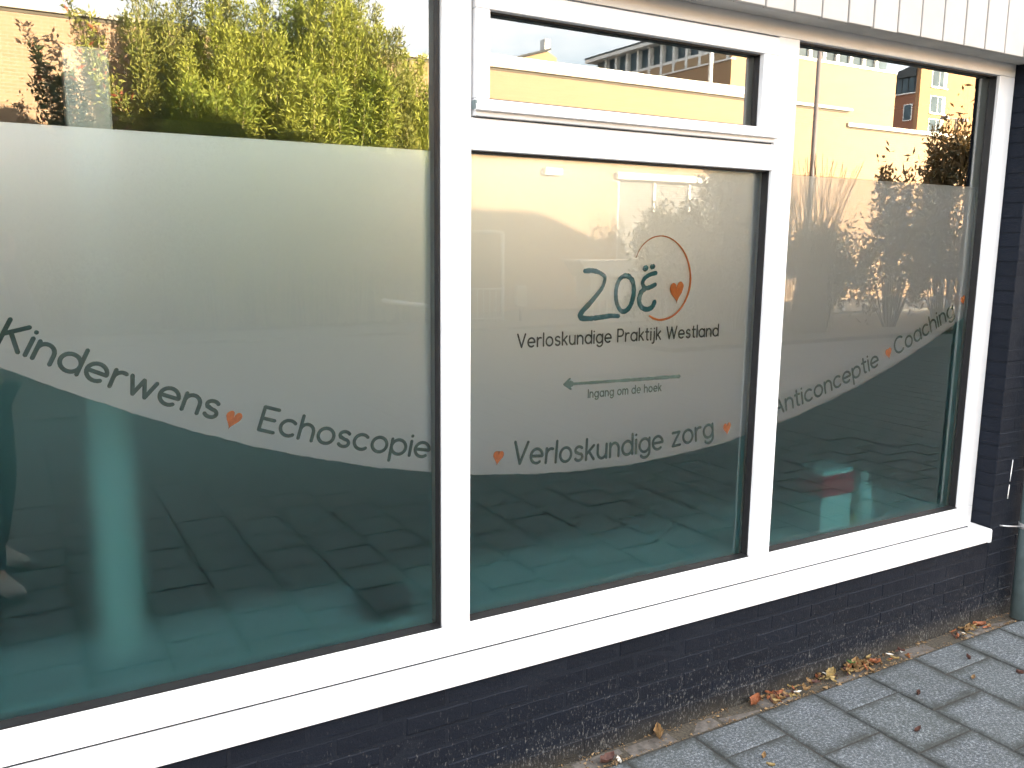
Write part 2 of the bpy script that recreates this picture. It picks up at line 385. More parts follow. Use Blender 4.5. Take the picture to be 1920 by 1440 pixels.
# trim under the boards closing the gap to the frame
M['soffit'] = simple('soffit_trim', (0.42, 0.42, 0.40), 0.6, 0.1, 10)
box('soffit_strip', -3.9, 5.1, -0.0975, -0.004, 2.462, 2.474, M['soffit'], clad, 0.0015)

# room behind the window
for nm, a in (('room_floor', (-2.6, 4.6, 0.2, 5.2, -0.005, 0.01)),):
    box(nm, *a, M['room_floor'])['kind'] = 'structure'
box('room_ceiling', -2.6, 4.6, 0.10, 5.2, 2.545, 2.575, M['room'])['kind'] = 'structure'
box('room_back_wall', -2.6, 4.6, 4.6, 4.7, 0.01, 2.545, M['room'])['kind'] = 'structure'
box('room_side_wall', -2.6, -2.5, 0.2, 4.6, 0.01, 2.545, M['room'])['kind'] = 'structure'
box('room_side_wall', 4.5, 4.6, 0.2, 4.6, 0.01, 2.545, M['room'])['kind'] = 'structure'
box('room_front_wall', -2.5, XW1, 0.205, 0.22, 0.01, 0.49, M['room'])['kind'] = 'structure'
box('room_front_wall', XW1-.02, 4.5, 0.205, 0.22, 0.01, 2.545, M['room'])['kind'] = 'structure'

# ================================================================== WINDOW
win = thing('window', 'white three bay window with frosted lettered film in the dark wall', 'window', (0.75, 0, 0.43))
W = M['white']; YB = 0.095
Z0, Z1 = 0.434, 2.505
box('bottom_rail', X0-0.1, XE, 0.0, YB, Z0, ZB, W, win, 0.003, 2)
box('head_rail', X0-0.1, XE, 0.0, YB, ZT2, Z1, W, win, 0.003, 2)
box('left_stile', X0-0.1, X0, 0.0, YB, ZB, ZT2, W, win, 0.003, 2)
box('right_stile', XD, XE, 0.0, YB, ZB, ZT2, W, win, 0.003, 2)
box('mullion', XL, XA, 0.0, YB, ZB, ZT2, W, win, 0.003, 2)
box('mullion', XB, XC, 0.0, YB, ZB, ZT2, W, win, 0.003, 2)
box('transom', XA, XB, 0.0, YB, ZT1, 2.049, W, win, 0.003, 2)
# dark rubber round each pane: the inner half of each rebate
def gasket(x0, x1, z0, z1, parent, t=0.0045, ya=0.021, yb=YG-0.0005):
    for a, y_ in (((x0+.0005, x0+t, z0+.0005, z1-.0005), ya), ((x1-t, x1-.0005, z0+.0005, z1-.0005), ya*.65), ((x0+t, x1-t, z0+.0005, z0+t), ya*.2), ((x0+t, x1-t, z1-t, z1-.0005), ya)):
        box('gasket', a[0], a[1], y_, yb, a[2], a[3], M['gasket'], parent)
def pane(x0, x1, z0, z1, parent, y=YG, zf=None):
    zs = [z0] + ([zf] if zf and z0 < zf < z1 else []) + [z1]
    V = [(x, yy, z) for z in zs for x, yy in ((x0, y), (x1, y), (x1, y+.006), (x0, y+.006))]; n = len(zs); Fc = []; mi = []
    for k in range(n-1):
        a, c = 4*k, 4*k+4
        for q in range(4):
            Fc.append([a+q, a+(q+1) % 4, c+(q+1) % 4, c+q]); mi.append((1 if zf and zs[k+1] <= zf+1e-6 else 0) if q == 0 else 2)
    Fc += [[3, 2, 1, 0], [4*n-4, 4*n-3, 4*n-2, 4*n-1]]; mi += [2, 2]
    me = mesh('glass_pane', V, Fc, M['glass']); me.materials.append(M['glass_f']); me.materials.append(M['glass_in'])
    for pg, k in zip(me.polygons, mi): pg.material_index = k
    return link('glass_pane', me, parent)
for x0, x1, z1 in ((X0, XL, ZT2), (XA, XB, ZT1), (XC, XD, ZT2)):
    gasket(x0, x1, ZB, z1, win)
    pane(x0-0.012, x1+0.012, ZB-0.012, z1+0.012, win, zf=ZF if z1 > 2 else z1+0.012)
# opening fanlight
sash = link('fanlight_sash', None, win, (1.33, -0.012, 2.05)); sash.empty_display_size = 0.05
SX0, SX1, SZ0, SZ1 = 0.7535, 1.9325, 2.0525, 2.402
GX0, GX1, GZ0, GZ1 = 0.800, 1.861, 2.101, 2.3425
YS = -0.014
box('sash_rail', SX0, SX1, YS, 0.07, SZ0, GZ0, W, sash, 0.003, 2)
box('sash_rail', SX0, SX1, YS, 0.07, GZ1, SZ1, W, sash, 0.003, 2)
box('sash_stile', SX0, GX0, YS, 0.07, GZ0, GZ1, W, sash, 0.003, 2)
box('sash_stile', GX1, SX1, YS, 0.07, GZ0, GZ1, W, sash, 0.003, 2)
prism('drip_bar', [(-0.014, 2.092), (-0.030, 2.080), (-0.030, 2.068), (-0.014, 2.066)], 'x', SX0-0.004, SX1+0.006, W, sash)
gasket(GX0, GX1, GZ0, GZ1, sash, 0.0045, 0.008, 0.0295)
pane(GX0-0.01, GX1+0.01, GZ0-0.01, GZ1+0.01, sash, 0.030)
box('hinge_gap', XA+.0005, XB-.0005, 0.012, 0.06, 2.0493, 2.0522, M['dark_gap'], win)
box('hinge_gap', SX1+.0005, XB-.0005, 0.012, 0.06, 2.0523, ZT2-.0005, M['gasket'], win)
box('hinge_gap', XA+.0005, SX1, 0.012, 0.06, SZ1+.0005, ZT2-.0005, M['gasket'], win)
box('corner_cap', SX0-0.006, SX0-0.0005, -0.024, -0.002, 2.070, 2.094, M['galv'], sash)
# sill
sill = prism('sill', [(0.06, 0.4285), (0.0, 0.4275), (-0.094, 0.417), (-0.100, 0.412), (-0.101, 0.388), (-0.094, 0.386), (-0.088, 0.400), (0.06, 0.405)], 'x', XW0+0.002, XW1-0.024, W, win)
prism('sill_end_cap', [(0.0, 0.4495), (-0.098, 0.4455), (-0.104, 0.440), (-0.104, 0.3855), (-0.088, 0.3855), (-0.088, 0.40), (0.0, 0.405)], 'x', XW1-0.0235, XW1-0.003, W, win)
box('sill_joint', XW0+.01, XE-0.01, 0.004, 0.06, 0.4290, 0.4338, M['dark_gap'], win)
box('inner_ledge', X0-.1, XE, 0.0965, 0.46, 0.492, 0.531, M['white_in'], win, 0.003)

# ---- film with curved lower edge
AX = [-0.455, -0.236, 0.014, 0.299, 0.653, 0.780, 0.963, 1.212, 1.557, 1.942, 2.094, 2.339, 2.847, 3.212]
AZ = [1.406, 1.290, 1.186, 1.090, 1.009, 0.991, 0.970, 0.951, 0.947, 0.981, 1.015, 1.084, 1.237, 1.387]
PC = np.polyfit(AX, AZ, 4); PD = np.polyder(PC)
def arc_z(x): return float(np.polyval(PC, x)) if x > -0.6 else float(np.polyval(PC, -0.6)) + (-0.6-x)*0.56
def arc_t(x): return float(np.polyval(PD, x))
nz = rng.normal(size=4000)
def rag(x):   # dry-brush edge
    i = (x+3)/0.012; k = int(i); f = i-k
    a = nz[k]*(1-f)+nz[k+1]*f
    i2 = (x+3)/0.06; k2 = int(i2); f2 = i2-k2
    b_ = nz[1500+k2]*(1-f2)+nz[1501+k2]*f2
    return 0.0011*a + 0.0012*b_
def film(name, x0, x1, zlo, zhi, mt, n, parent):
    ya, yb = 0.0536, 0.0551
    V, Fc = [], []
    for i in range(n+1):
        x = x0+(x1-x0)*i/n
        V += [(x, ya, zlo(x)), (x, ya, zhi(x)), (x, yb, zhi(x)), (x, yb, zlo(x))]
    for i in range(n):
        a, c = 4*i, 4*i+4
        Fc += [[a, c, c+1, a+1], [a+1, c+1, c+2, a+2], [a+2, c+2, c+3, a+3], [a+3, c+3, c, a]]
    Fc += [[0, 1, 2, 3], [4*n+3, 4*n+2, 4*n+1, 4*n]]
    return link(name, mesh(name, V, Fc, mt), parent)
films = []
for x0, x1 in ((X0+.012, XL-.012), (XA+.006, XB-.006), (XC+.006, XD-.010)):
    n = int((x1-x0)/0.006)
    films.append(film('frosted_film', x0, x1, lambda x: arc_z(x)+rag(x)+0.0004, lambda x: ZF, M['film'], n, win))
    film('tinted_film', x0, x1, lambda x: ZB-0.005, lambda x: arc_z(x)+rag(x)-0.0004, M['film_low'], n, win)

# ---- lettering: single-stroke letters swept as flat rounded strokes
def A_(cx, cy, rx, ry, a0, a1, n=14):
    return [(cx+rx*math.cos(R(a0+(a1-a0)*i/n)), cy+ry*math.sin(R(a0+(a1-a0)*i/n))) for i in range(n+1)]
CAP = 1.48
circ = A_(.5, .5, .5, .5, 0, 360, 24)
G = {
 'o': ([circ], 1.0), 'c': ([A_(.5, .5, .5, .5, 48, 312, 18)], .88),
 'e': ([[(.01, .5), (.99, .5)] + A_(.5, .5, .5, .5, 6, 308, 20)], 1.0),
 'a': ([circ, [(1, 1), (1, 0)]], 1.0), 'd': ([circ, [(1, CAP), (1, 0)]], 1.0),
 'p': ([circ, [(0, 1), (0, -.48)]], 1.0),
 'g': ([circ, [(1, 1), (1, 0)] + A_(.53, -.02, .47, .42, 0, -145, 10)], 1.0),
 'h': ([[(0, CAP), (0, 0)], [(0, .5)] + A_(.42, .55, .42, .45, 170, 0, 10) + [(.84, 0)]], .84),
 'n': ([[(0, 1), (0, 0)], [(0, .5)] + A_(.42, .55, .42, .45, 170, 0, 10) + [(.84, 0)]], .84),
 'm': ([[(0, 1), (0, 0)], [(0, .5)] + A_(.36, .6, .36, .40, 170, 0, 10) + [(.72, 0)], [(.72, .5)] + A_(1.08, .6, .36, .40, 170, 0, 10) + [(1.44, 0)]], 1.44),
 'r': ([[(0, 1), (0, 0)], [(0, .5)] + A_(.42, .52, .42, .46, 165, 72, 8)], .52),
 'u': ([[(0, 1)] + A_(.42, .45, .42, .45, 180, 360, 12) + [(.84, 1)], [(.84, .5), (.84, 0)]], .84),
 'i': ([[(0, 1), (0, 0)], [(0, 1.37), (0.005, 1.375)]], 0.0), 'l': ([[(0, CAP), (0, 0)]], 0.0),
 'j': ([[(.2, 1), (.2, -.15)] + A_(-.03, -.15, .23, .28, 0, -110, 7), [(.2, 1.37), (.205, 1.375)]], .2),
 't': ([[(.22, 1.38), (.22, .2)] + A_(.42, .2, .2, .2, 180, 270, 5), [(0, 1), (.52, 1)]], .5),
 'k': ([[(0, CAP), (0, 0)], [(.68, 1), (0, .38)], [(.24, .60), (.72, 0)]], .72),
 's': ([A_(.36, .745, .33, .255, 35, 245, 12)[:-2] + [(.36, .5)] + A_(.36, .255, .34, .255, 70, -150, 12)[1:]], .7),
 'w': ([[(0, 1), (.34, 0), (.66, .95), (.98, 0), (1.32, 1)]], 1.32), 'z': ([[(.02, 1), (.74, 1), (0, 0), (.78, 0)]], .78),
 'v': ([[(0, 1), (.42, 0), (.84, 1)]], .84),
 'K': ([[(0, CAP), (0, 0)], [(.92, CAP), (0, .62)], [(.3, .84), (.96, 0)]], .96),
 'E': ([[(.86, CAP), (0, CAP), (0, 0), (.88, 0)], [(0, .76), (.76, .76)]], .88),
 'V': ([[(0, CAP), (.56, 0), (1.12, CAP)]], 1.12), 'W': ([[(0, CAP), (.45, 0), (.88, CAP*.95), (1.31, 0), (1.76, CAP)]], 1.76),
 'A': ([[(0, 0), (.58, CAP), (1.16, 0)], [(.22, .46), (.94, .46)]], 1.16),
 'C': ([A_(.72, CAP/2, .72, CAP/2, 48, 312, 20)], 1.25), 'P': ([[(0, 0), (0, CAP), (.5, CAP)] + A_(.5, CAP-.42, .42, .42, 90, -90, 10) + [(0, CAP-.84)]], .92),
 'I': ([[(0, CAP), (0, 0)]], 0.0), ' ': ([], .62),
}
def stroke(V, Fc, pts, wid, yc=0.0524, hy=0.0006, n=8):
    # pts in (x, z); flat rounded ribbon with rounded ends
    P = [Vector(p) for p in pts]; Q = [P[0]]
    for p in P[1:]:
        if (p-Q[-1]).length > 1e-5: Q.append(p)
    P = Q
    ws = list(wid) if hasattr(wid, '__len__') else [wid]*len(P)
    ws = (ws + [ws[-1]]*len(P))[:len(P)]
    t0 = (P[0]-P[1]).normalized() if len(P) > 1 else Vector((1, 0)); t1 = (P[-1]-P[-2]).normalized() if len(P) > 1 else Vector((1, 0))
    ext = [(P[0]+t0*ws[0]*f, ws[0]*g_) for f, g_ in ((.5, .12), (.38, .6), (.2, .92))] + list(zip(P, ws)) + [(P[-1]+t1*ws[-1]*f, ws[-1]*g_) for f, g_ in ((.2, .92), (.38, .6), (.5, .12))]
    b0 = len(V); m_ = len(ext)
    for i, (p, w_) in enumerate(ext):
        a = ext[max(i-1, 0)][0]; c = ext[min(i+1, m_-1)][0]; t = (c-a).normalized()
        nrm = Vector((-t.y, t.x))
        if 0 < i < m_-1:   # widen at corners so that the stroke keeps its width
            d1 = (p-a).normalized(); cs = max(0.5, abs(d1.dot(t))); w2 = w_/cs if cs > 0.75 else w_*1.15
        else: w2 = w_
        for k in range(n):
            an = 2*math.pi*k/n
            q = p + nrm*(w2/2*math.cos(an)); V.append((q.x, yc+hy*math.sin(an), q.y))
    for i in range(m_-1):
        for k in range(n):
            Fc.append([b0+i*n+k, b0+i*n+(k+1) % n, b0+(i+1)*n+(k+1) % n, b0+(i+1)*n+k])
    Fc.append([b0+k for k in range(n)]); Fc.append([b0+(m_-1)*n+k for k in range(n)][::-1])
def split(pts):   # break at sharp corners so that ends stay round
    out, cur = [], [Vector(pts[0])]
    for i in range(1, len(pts)):
        cur.append(Vector(pts[i]))
        if i < len(pts)-1:
            d1 = (Vector(pts[i])-Vector(pts[i-1])); d2 = (Vector(pts[i+1])-Vector(pts[i]))
            if d1.length > 1e-6 and d2.length > 1e-6 and d1.normalized().dot(d2.normalized()) < 0.75:
                out.append(cur); cur = [Vector(pts[i])]
    out.append(cur); return out
def layout(txt, gap):
    x = 0; res = []
    for ch in txt:
        s, wd = G[ch]; res.append((ch, x)); x += wd + (gap if ch != ' ' else .1)
    return res, x-gap
def word(name, txt, xa, xb, xh, wid, mt, parent, on_arc=None, base=None, gap=.36, mid=None):
    lay, tot = layout(txt, gap); V, Fc = [], []
    if on_arc is not None:   # march along the arc from xa to xb
        xs = np.linspace(xa, xb, 200); zs = np.array([arc_z(x) for x in xs]); ss = np.concatenate([[0], np.cumsum(np.hypot(np.diff(xs), np.diff(zs)))])
        sx = ss[-1]/tot
    else: sx = (xb-xa)/tot
    for ch, gx in lay:
        for st in G[ch][0]:
            wd = G[ch][1]
            pts = []
            for px_, pz in st:
                if on_arc is not None:
                    sc = (gx+wd/2)*sx; xm = float(np.interp(sc, ss, xs)); t = arc_t(xm); nn = math.hypot(1, t)
                    tx, tz = 1/nn, t/nn; lx = (px_-wd/2)*sx; lz = pz*xh + on_arc
                    pts.append((xm+lx*tx-lz*tz, arc_z(xm)+lx*tz+lz*tx))
                else: pts.append((xa+(gx+px_)*sx, base+pz*xh))
            for seg in split(pts): stroke(V, Fc, seg, wid)
    o = link(name, mesh(name, V, Fc, mt), parent); return o
def heart(x, z, s, rot, parent, name='heart'):
    s *= 1.2
    pts = []
    for i in range(40):
        t = 2*math.pi*i/40
        px_ = 16*math.sin(t)**3/17*.80; pz = (13*math.cos(t)-5*math.cos(2*t)-2*math.cos(3*t)-math.cos(4*t))/17
        if pz < 0: pz *= 1.12
        pz -= .22*math.exp(-(min(t, 2*math.pi-t)/.42)**2)
        px_ += 0.10*pz + random.gauss(0, .015)
        a = R(rot); pts.append((x+s*(px_*math.cos(a)-pz*math.sin(a)), z+s*(px_*math.sin(a)+pz*math.cos(a))))
    return prism(name, pts, 'y', 0.0518, 0.0530, M['orange'], parent)
fl, fc_, frr = films
word('lettering', 'Kinderwens', -0.478, 0.004, 0.043, 0.0104, M['ink'], fl, on_arc=0.046)
word('lettering', 'Echoscopie', 0.118, 0.622, 0.043, 0.0098, M['ink'], fl, on_arc=0.046)
heart(0.068, 1.231, 0.0225, -22, fl)
word('lettering', 'Verloskundige zorg', 0.925, 1.778, 0.0475, 0.0098, M['ink'], fc_, on_arc=0.036, gap=.38)
heart(0.874, 1.034, 0.0205, -6, fc_); heart(1.842, 1.032, 0.0205, 10, fc_)
word('lettering', 'Anticonceptie', 2.090, 2.686, 0.0445, 0.0092, M['ink'], frr, on_arc=0.040)
word('lettering', 'Coaching', 2.792, 3.168, 0.0455, 0.0092, M['ink'], frr, on_arc=0.040)
heart(2.729, 1.264, 0.0205, 22, frr); heart(3.203, 1.472, 0.0185, 24, frr)
word('lettering', 'Verloskundige Praktijk Westland', 0.940, 1.775, 0.0278, 0.0057, M['ink_black'], fc_, base=1.3755, gap=.40)
word('lettering', 'Ingang om de hoek', 1.213, 1.521, 0.0180, 0.0044, M['ink_soft'], fc_, base=1.1945, gap=.46)
def brush(name, strokes, mt, parent, wk=1.0):
    V, Fc = [], []
    for pts, wd in strokes:
        # smooth (Catmull-Rom), then jitter the width like a dry brush
        P = [Vector(p) for p in pts]; Q, Wd = [], []
        wl = wd if hasattr(wd, '__len__') else [wd]*len(P)
        for i in range(len(P)-1):
            p0, p1, p2, p3 = P[max(i-1, 0)], P[i], P[i+1], P[min(i+2, len(P)-1)]
            for k in range(8):
                t = k/8
                Q.append(0.5*((2*p1)+(p2-p0)*t+(2*p0-5*p1+4*p2-p3)*t*t+(3*p1-p0-3*p2+p3)*t**3))
                Wd.append((wl[i]*(1-t)+wl[i+1]*t)*(1+random.gauss(0, .06)))
        Q.append(P[-1]); Wd.append(wl[-1]); stroke(V, Fc, Q, [q*wk for q in Wd])
    return link(name, mesh(name, V, Fc, mt), parent)
brush('logo_letter', [([(1.188, 1.611), (1.215, 1.612), (1.240, 1.607), (1.262, 1.596), (1.268, 1.585), (1.258, 1.557), (1.232, 1.528), (1.206, 1.503), (1.183, 1.483), (1.173, 1.468), (1.182, 1.459), (1.215, 1.457), (1.260, 1.460), (1.295, 1.463), (1.327, 1.461)],
                       [.013, .013, .012, .011, .010, .010, .012, .014, .015, .015, .015, .014, .013, .012, .011])], M['ink_logo'], fc_, 1.25)
brush('logo_letter', [([(1.352, 1.596), (1.328, 1.583), (1.314, 1.548), (1.318, 1.507), (1.335, 1.480), (1.355, 1.477), (1.376, 1.495), (1.388, 1.535), (1.383, 1.572), (1.366, 1.591), (1.347, 1.594)], [.012]*5+[.014]*6)], M['ink_logo'], fc_, 1.25)
brush('logo_letter', [([(1.479, 1.602), (1.455, 1.597), (1.432, 1.585), (1.424, 1.566), (1.437, 1.553), (1.455, 1.554), (1.478, 1.563)], .012), ([(1.437, 1.552), (1.418, 1.536), (1.412, 1.510), (1.422, 1.489), (1.445, 1.480), (1.468, 1.487), (1.478, 1.504)], .014),
                      ([(1.432, 1.617), (1.437, 1.619)], .015), ([(1.462, 1.623), (1.467, 1.624)], .014)], M['ink_logo'], fc_, 1.25)
brush('logo_ring', [([(1.394, 1.655), (1.405, 1.677), (1.425, 1.700), (1.458, 1.719), (1.497, 1.726), (1.535, 1.719), (1.571, 1.700), (1.602, 1.669), (1.622, 1.632), (1.633, 1.588), (1.630, 1.545), (1.614, 1.505), (1.588, 1.473), (1.553, 1.451), (1.512, 1.442), (1.480, 1.447), (1.459, 1.457)],
                     [.0025, .0030, .0035, .004, .0045, .005, .006, .008, .009, .0095, .0095, .009, .0085, .008, .009, .009, .008])], M['orange'], fc_, .85)
heart(1.574, 1.542, 0.033, 8, fc_, 'logo_heart')
brush('arrow', [([(1.600, 1.2395), (1.50, 1.2405), (1.40, 1.2415), (1.30, 1.243), (1.20, 1.2448), (1.135, 1.2458)], [.0125, .0120, .0115, .0105, .0095, .009]), ([(1.139, 1.263), (1.128, 1.2545), (1.117, 1.246)], .0075), ([(1.117, 1.246), (1.130, 1.2375), (1.143, 1.2295)], .0075), ([(1.128, 1.2462), (1.145, 1.2460)], .020)], M['ink_soft'], fc_)

# ---- things on and behind the ledge
LZ = 0.5315
pst = box('wall_post', -0.262, -0.153, 0.335, 0.42, 0.012, 2.19, M['post_grey'], None, 0.004); tag(pst, 'pale upright post in the room behind the left pane', 'post')
rb = thing('carton', 'white carton with red sleeve behind the frosted right pane', 'box', (2.49, 0.12, LZ))
box('carton_body', 2.40, 2.58, 0.064, 0.16, LZ, 0.788, M['white_in'], rb, 0.003)
box('red_sleeve', 2.397, 2.583, 0.061, 0.163, 0.680, 0.770, M['red'], rb)
def bottle(label, x, y, r_, h):
    prof = [(0, 0), (r_, 0), (r_*1.02, h*.05), (r_, h*.55), (r_*.8, h*.68), (r_*.36, h*.78), (r_*.34, h*.93), (0, h*.93)]
    n = 16; V = []; Fc = []
    for rad, z in prof:
        for k in range(n): V.append((x+rad*math.cos(2*math.pi*k/n), y+rad*math.sin(2*math.pi*k/n), LZ+z))
    for i in range(len(prof)-1):
        for k in range(n): Fc.append([i*n+k, i*n+(k+1) % n, (i+1)*n+(k+1) % n, (i+1)*n+k])
    t = thing('bottle', label, 'bottle', (x, y, LZ)); link('bottle_body', mesh('bottle_body', V, Fc, M['white_in'], True), t)
    tube('cap', [(x, y, LZ+h*.925), (x, y, LZ+h)], r_*.42, M['white_in'], t, 12)
bottle('tall white bottle beside the red and white carton', 2.715, 0.118, 0.042, 0.21)
yb_ = thing('folder', 'flat yellow folder lying on the ledge before the bottle', 'folder', (2.62, 0.12, LZ))
box('cover', 2.585, 2.665, 0.10, 0.20, LZ+.0005, LZ+0.003, M['yellow'], yb_); box('pages', 2.587, 2.662, 0.102, 0.198, LZ+.0035, LZ+0.010, M['white_in'], yb_); box('cover', 2.585, 2.665, 0.10, 0.20, LZ+.0105, LZ+.013, M['yellow'], yb_)
db = thing('desk_tray', 'low dark tray behind the bottom corner of the left pane', 'tray', (0.53, 0.18, LZ))
box('tray_base', 0.462, 0.612, 0.13, 0.25, LZ, LZ+0.012, M['dark_item'], db, 0.003); box('tray_top', 0.462, 0.612, 0.13, 0.25, LZ+0.062, LZ+0.080, M['dark_item'], db, 0.003)
box('tray_side', 0.464, 0.474, 0.132, 0.248, LZ+0.0125, LZ+0.0615, M['dark_item'], db); box('tray_side', 0.600, 0.610, 0.132, 0.248, LZ+0.0125, LZ+0.0615, M['dark_item'], db)

# ================================================================== DRAINPIPE
dp = thing('drainpipe', 'grey zinc drainpipe on the dark wall at the right edge', 'drainpipe', (3.545, -0.155, 0))
tube('pipe', [(3.545, -0.155, 0.004), (3.545, -0.155, 0.62), (3.545, -0.155, 2.44)], 0.043, M['galv'], dp, 24)
for z in (0.445, 1.60):
    tube('clamp', [(3.545, -0.155, z-.012), (3.545, -0.155, z+.012)], 0.0465, M['steel'], dp, 24)
    tube('clamp_rod', [(3.50, -0.135, z-.002), (3.44, -0.112, z+0.002), (3.42, -0.0885, z+0.002)], 0.0035, M['steel'], dp, 8)
sc = tube('paint_drip', [(3.466, -0.0915, 0.75), (3.462, -0.0915, 0.69), (3.460, -0.0915, 0.65)], [0.0012, 0.0025, 0.0015], M['white_in'], bld, 6)
sc = tube('paint_drip', [(3.459, -0.0915, 0.635), (3.455, -0.0915, 0.57)], [0.0015, 0.0025], M['white_in'], bld, 6)

# ================================================================== LEAVES ON THE PAVEMENT
def leaf_mat(name, a, b_, trans=0.0):
    mt, nt, b = mat(name)
    rnd = nt.nodes.new('ShaderNodeNewGeometry').outputs['Random Per Island']
    L(nt, ramp(nt, rnd, [(0, a), (1, b_)]), b.inputs['Base Color']); b.inputs['Roughness'].default_value = 0.6; b.inputs['Specular IOR Level'].default_value = 0.3
    if trans:
        out = nt.nodes['Material Output']; t = nt.nodes.new('ShaderNodeBsdfTranslucent'); L(nt, ramp(nt, rnd, [(0, a), (1, b_)]), t.inputs[0])
        mx = nt.nodes.new('ShaderNodeMixShader'); mx.inputs[0].default_value = trans; L(nt, b.outputs[0], mx.inputs[1]); L(nt, t.outputs[0], mx.inputs[2]); L(nt, mx.outputs[0], out.inputs['Surface'])
    return mt
M['lf_tan'] = simple('tan_leaf', (0.20, 0.12, 0.05), 0.7, 0.45, 90)
M['lf_rust'] = simple('rust_leaf', (0.22, 0.075, 0.03), 0.7, 0.4, 90)
M['lf_dark'] = simple('dark_leaf', (0.07, 0.03, 0.022), 0.7, 0.4, 90)
M['lf_ochre'] = simple('ochre_leaf', (0.25, 0.18, 0.07), 0.7, 0.35, 90)
M['lf_pale'] = simple('pale_scrap', (0.55, 0.52, 0.46), 0.7, 0.2, 90)
M['lf_green'] = simple('weed_green', (0.05, 0.11, 0.02), 0.6, 0.3, 90)
def curl_leaf(seed, ln, wd, curl, mt):
    rg = random.Random(seed); V, Fc = [], []; nu, nv = 8, 4
    for i in range(nu+1):
        t = i/nu; half = wd*math.sin(math.pi*min(1, t*0.96+.03))**0.8*(1+rg.uniform(-.22, .22))
        for j in range(nv+1):
            s_ = j/nv*2-1; y = s_*half/2
            z = curl*wd*(s_*s_)*0.5 + curl*ln*0.35*(t-.5)**2*2 + rg.uniform(-.05, .05)*wd
            V.append(((t-.5)*ln*(1-.15*curl*abs(s_)), y*(1-.25*curl), z))
    for i in range(nu):
        for j in range(nv): Fc.append([i*(nv+1)+j, (i+1)*(nv+1)+j, (i+1)*(nv+1)+j+1, i*(nv+1)+j+1])
    z0 = min(v[2] for v in V); V = [(v[0], v[1], v[2]-z0) for v in V]
    return mesh('fallen_leaf', V, Fc, mt, True)
def put_leaf(x, y, ln, wd, curl, rot, mt, label, group=None, seed=None, tilt=(0, 0)):
    k = (1.45 if y > -.2 else 1.2) if group is None else 1.35; ln *= k; wd *= k
    o = link('fallen_leaf', curl_leaf(seed or random.randrange(9999), ln, wd, curl, M[mt]), None, (x, y, 0.002)); o.rotation_euler = (tilt[0], tilt[1], R(rot)); tag(o, label, 'leaf', group); return o
put_leaf(1.885, -0.122, 0.050, 0.034, .9, 20, 'lf_rust', 'orange curled leaf at the left end of the leaf pile by the wall')
put_leaf(1.428, -0.118, 0.046, 0.034, 1.1, 60, 'lf_tan', 'lone tan curled leaf on the clinker edging below the middle pane')
put_leaf(2.300, -0.118, 0.044, 0.036, 1.0, 10, 'lf_ochre', 'big crumpled tan leaf in the middle of the litter')
put_leaf(2.46, -0.115, 0.060, 0.036, .8, 40, 'lf_tan', 'long brown leaf beside the small green weed')
put_leaf(2.56, -0.128, 0.034, 0.020, 1.0, -30, 'lf_rust', 'small rust leaf right of the green weed')
put_leaf(1.185, -0.150, 0.050, 0.030, .8, 10, 'lf_dark', 'dark brown leaf at the lower edge of the wall, nearest the viewer')
put_leaf(1.222, -0.165, 0.030, 0.012, .6, 70, 'lf_pale', 'pale leaf scrap touching the nearest dark brown leaf')
put_leaf(3.19, -0.125, 0.050, 0.028, .8, 15, 'lf_tan', 'brown leaf before the worn bricks near the drainpipe')
put_leaf(3.29, -0.118, 0.046, 0.024, .8, -25, 'lf_rust', 'rust brown leaf on the worn bricks nearest the drainpipe')
put_leaf(1.66, -0.385, 0.030, 0.017, .9, 35, 'lf_tan', 'small tan leaf on the joint beside a half slab')
put_leaf(1.645, -0.43, 0.026, 0.013, .9, -50, 'lf_ochre', 'small ochre leaf scrap on the joint below the tan one')
put_leaf(1.632, -0.545, 0.026, 0.020, 1.2, 80, 'lf_dark', 'dark red crumpled leaf on a slab near the picture bottom')
put_leaf(1.575, -0.52, 0.034, 0.014, .8, -20, 'lf_ochre', 'pale brown leaf on a slab left of the dark red one')
put_leaf(1.47, -0.475, 0.026, 0.016, .8, 50, 'lf_rust', 'small brown leaf in the joint near the picture bottom')
put_leaf(2.26, -0.535, 0.032, 0.018, 1.1, 0, 'lf_dark', 'dark curled leaf alone on a slab right of the middle')
put_leaf(2.49, -0.375, 0.026, 0.017, 1.2, 30, 'lf_dark', 'dark brown curl in the middle of a large slab')
put_leaf(2.94, -0.29, 0.024, 0.018, 1.2, 70, 'lf_dark', 'dark seed husk on the slab below the pipe')
put_leaf(3.0, -0.47, 0.024, 0.018, 1.2, 120, 'lf_dark', 'dark seed husk nearest the right picture edge')
put_leaf(2.80, -0.40, 0.030, 0.016, .8, 15, 'lf_tan', 'tan leaf flake at the joint between two right hand slabs')
put_leaf(2.03, -0.71, 0.050, 0.022, .8, -30, 'lf_ochre', 'tan stalky leaf on the joint at the lower right')
GR = 'small dry leaves heaped along the wall foot'
for i in range(120):
    c = random.choice([1.93, 1.96, 2.0, 2.47, 2.5, 1.97, 2.0, 2.05, 2.10, 2.22, 2.26, 2.40, 2.44, 2.50, 2.52, 2.56, 2.66, 2.72, 3.12, 3.16, 3.3])
    put_leaf(c+random.gauss(0, .03), random.uniform(-.16, -.10), random.uniform(.013, .032), random.uniform(.007, .016), random.uniform(.3, 1.2), random.uniform(0, 360),
             random.choice(['lf_tan', 'lf_tan', 'lf_rust', 'lf_ochre', 'lf_dark']), 'small dry leaf bits among the litter heaped along the wall foot', GR, tilt=(random.gauss(0, .35), random.gauss(0, .35))).location.z = random.uniform(.003, .016)
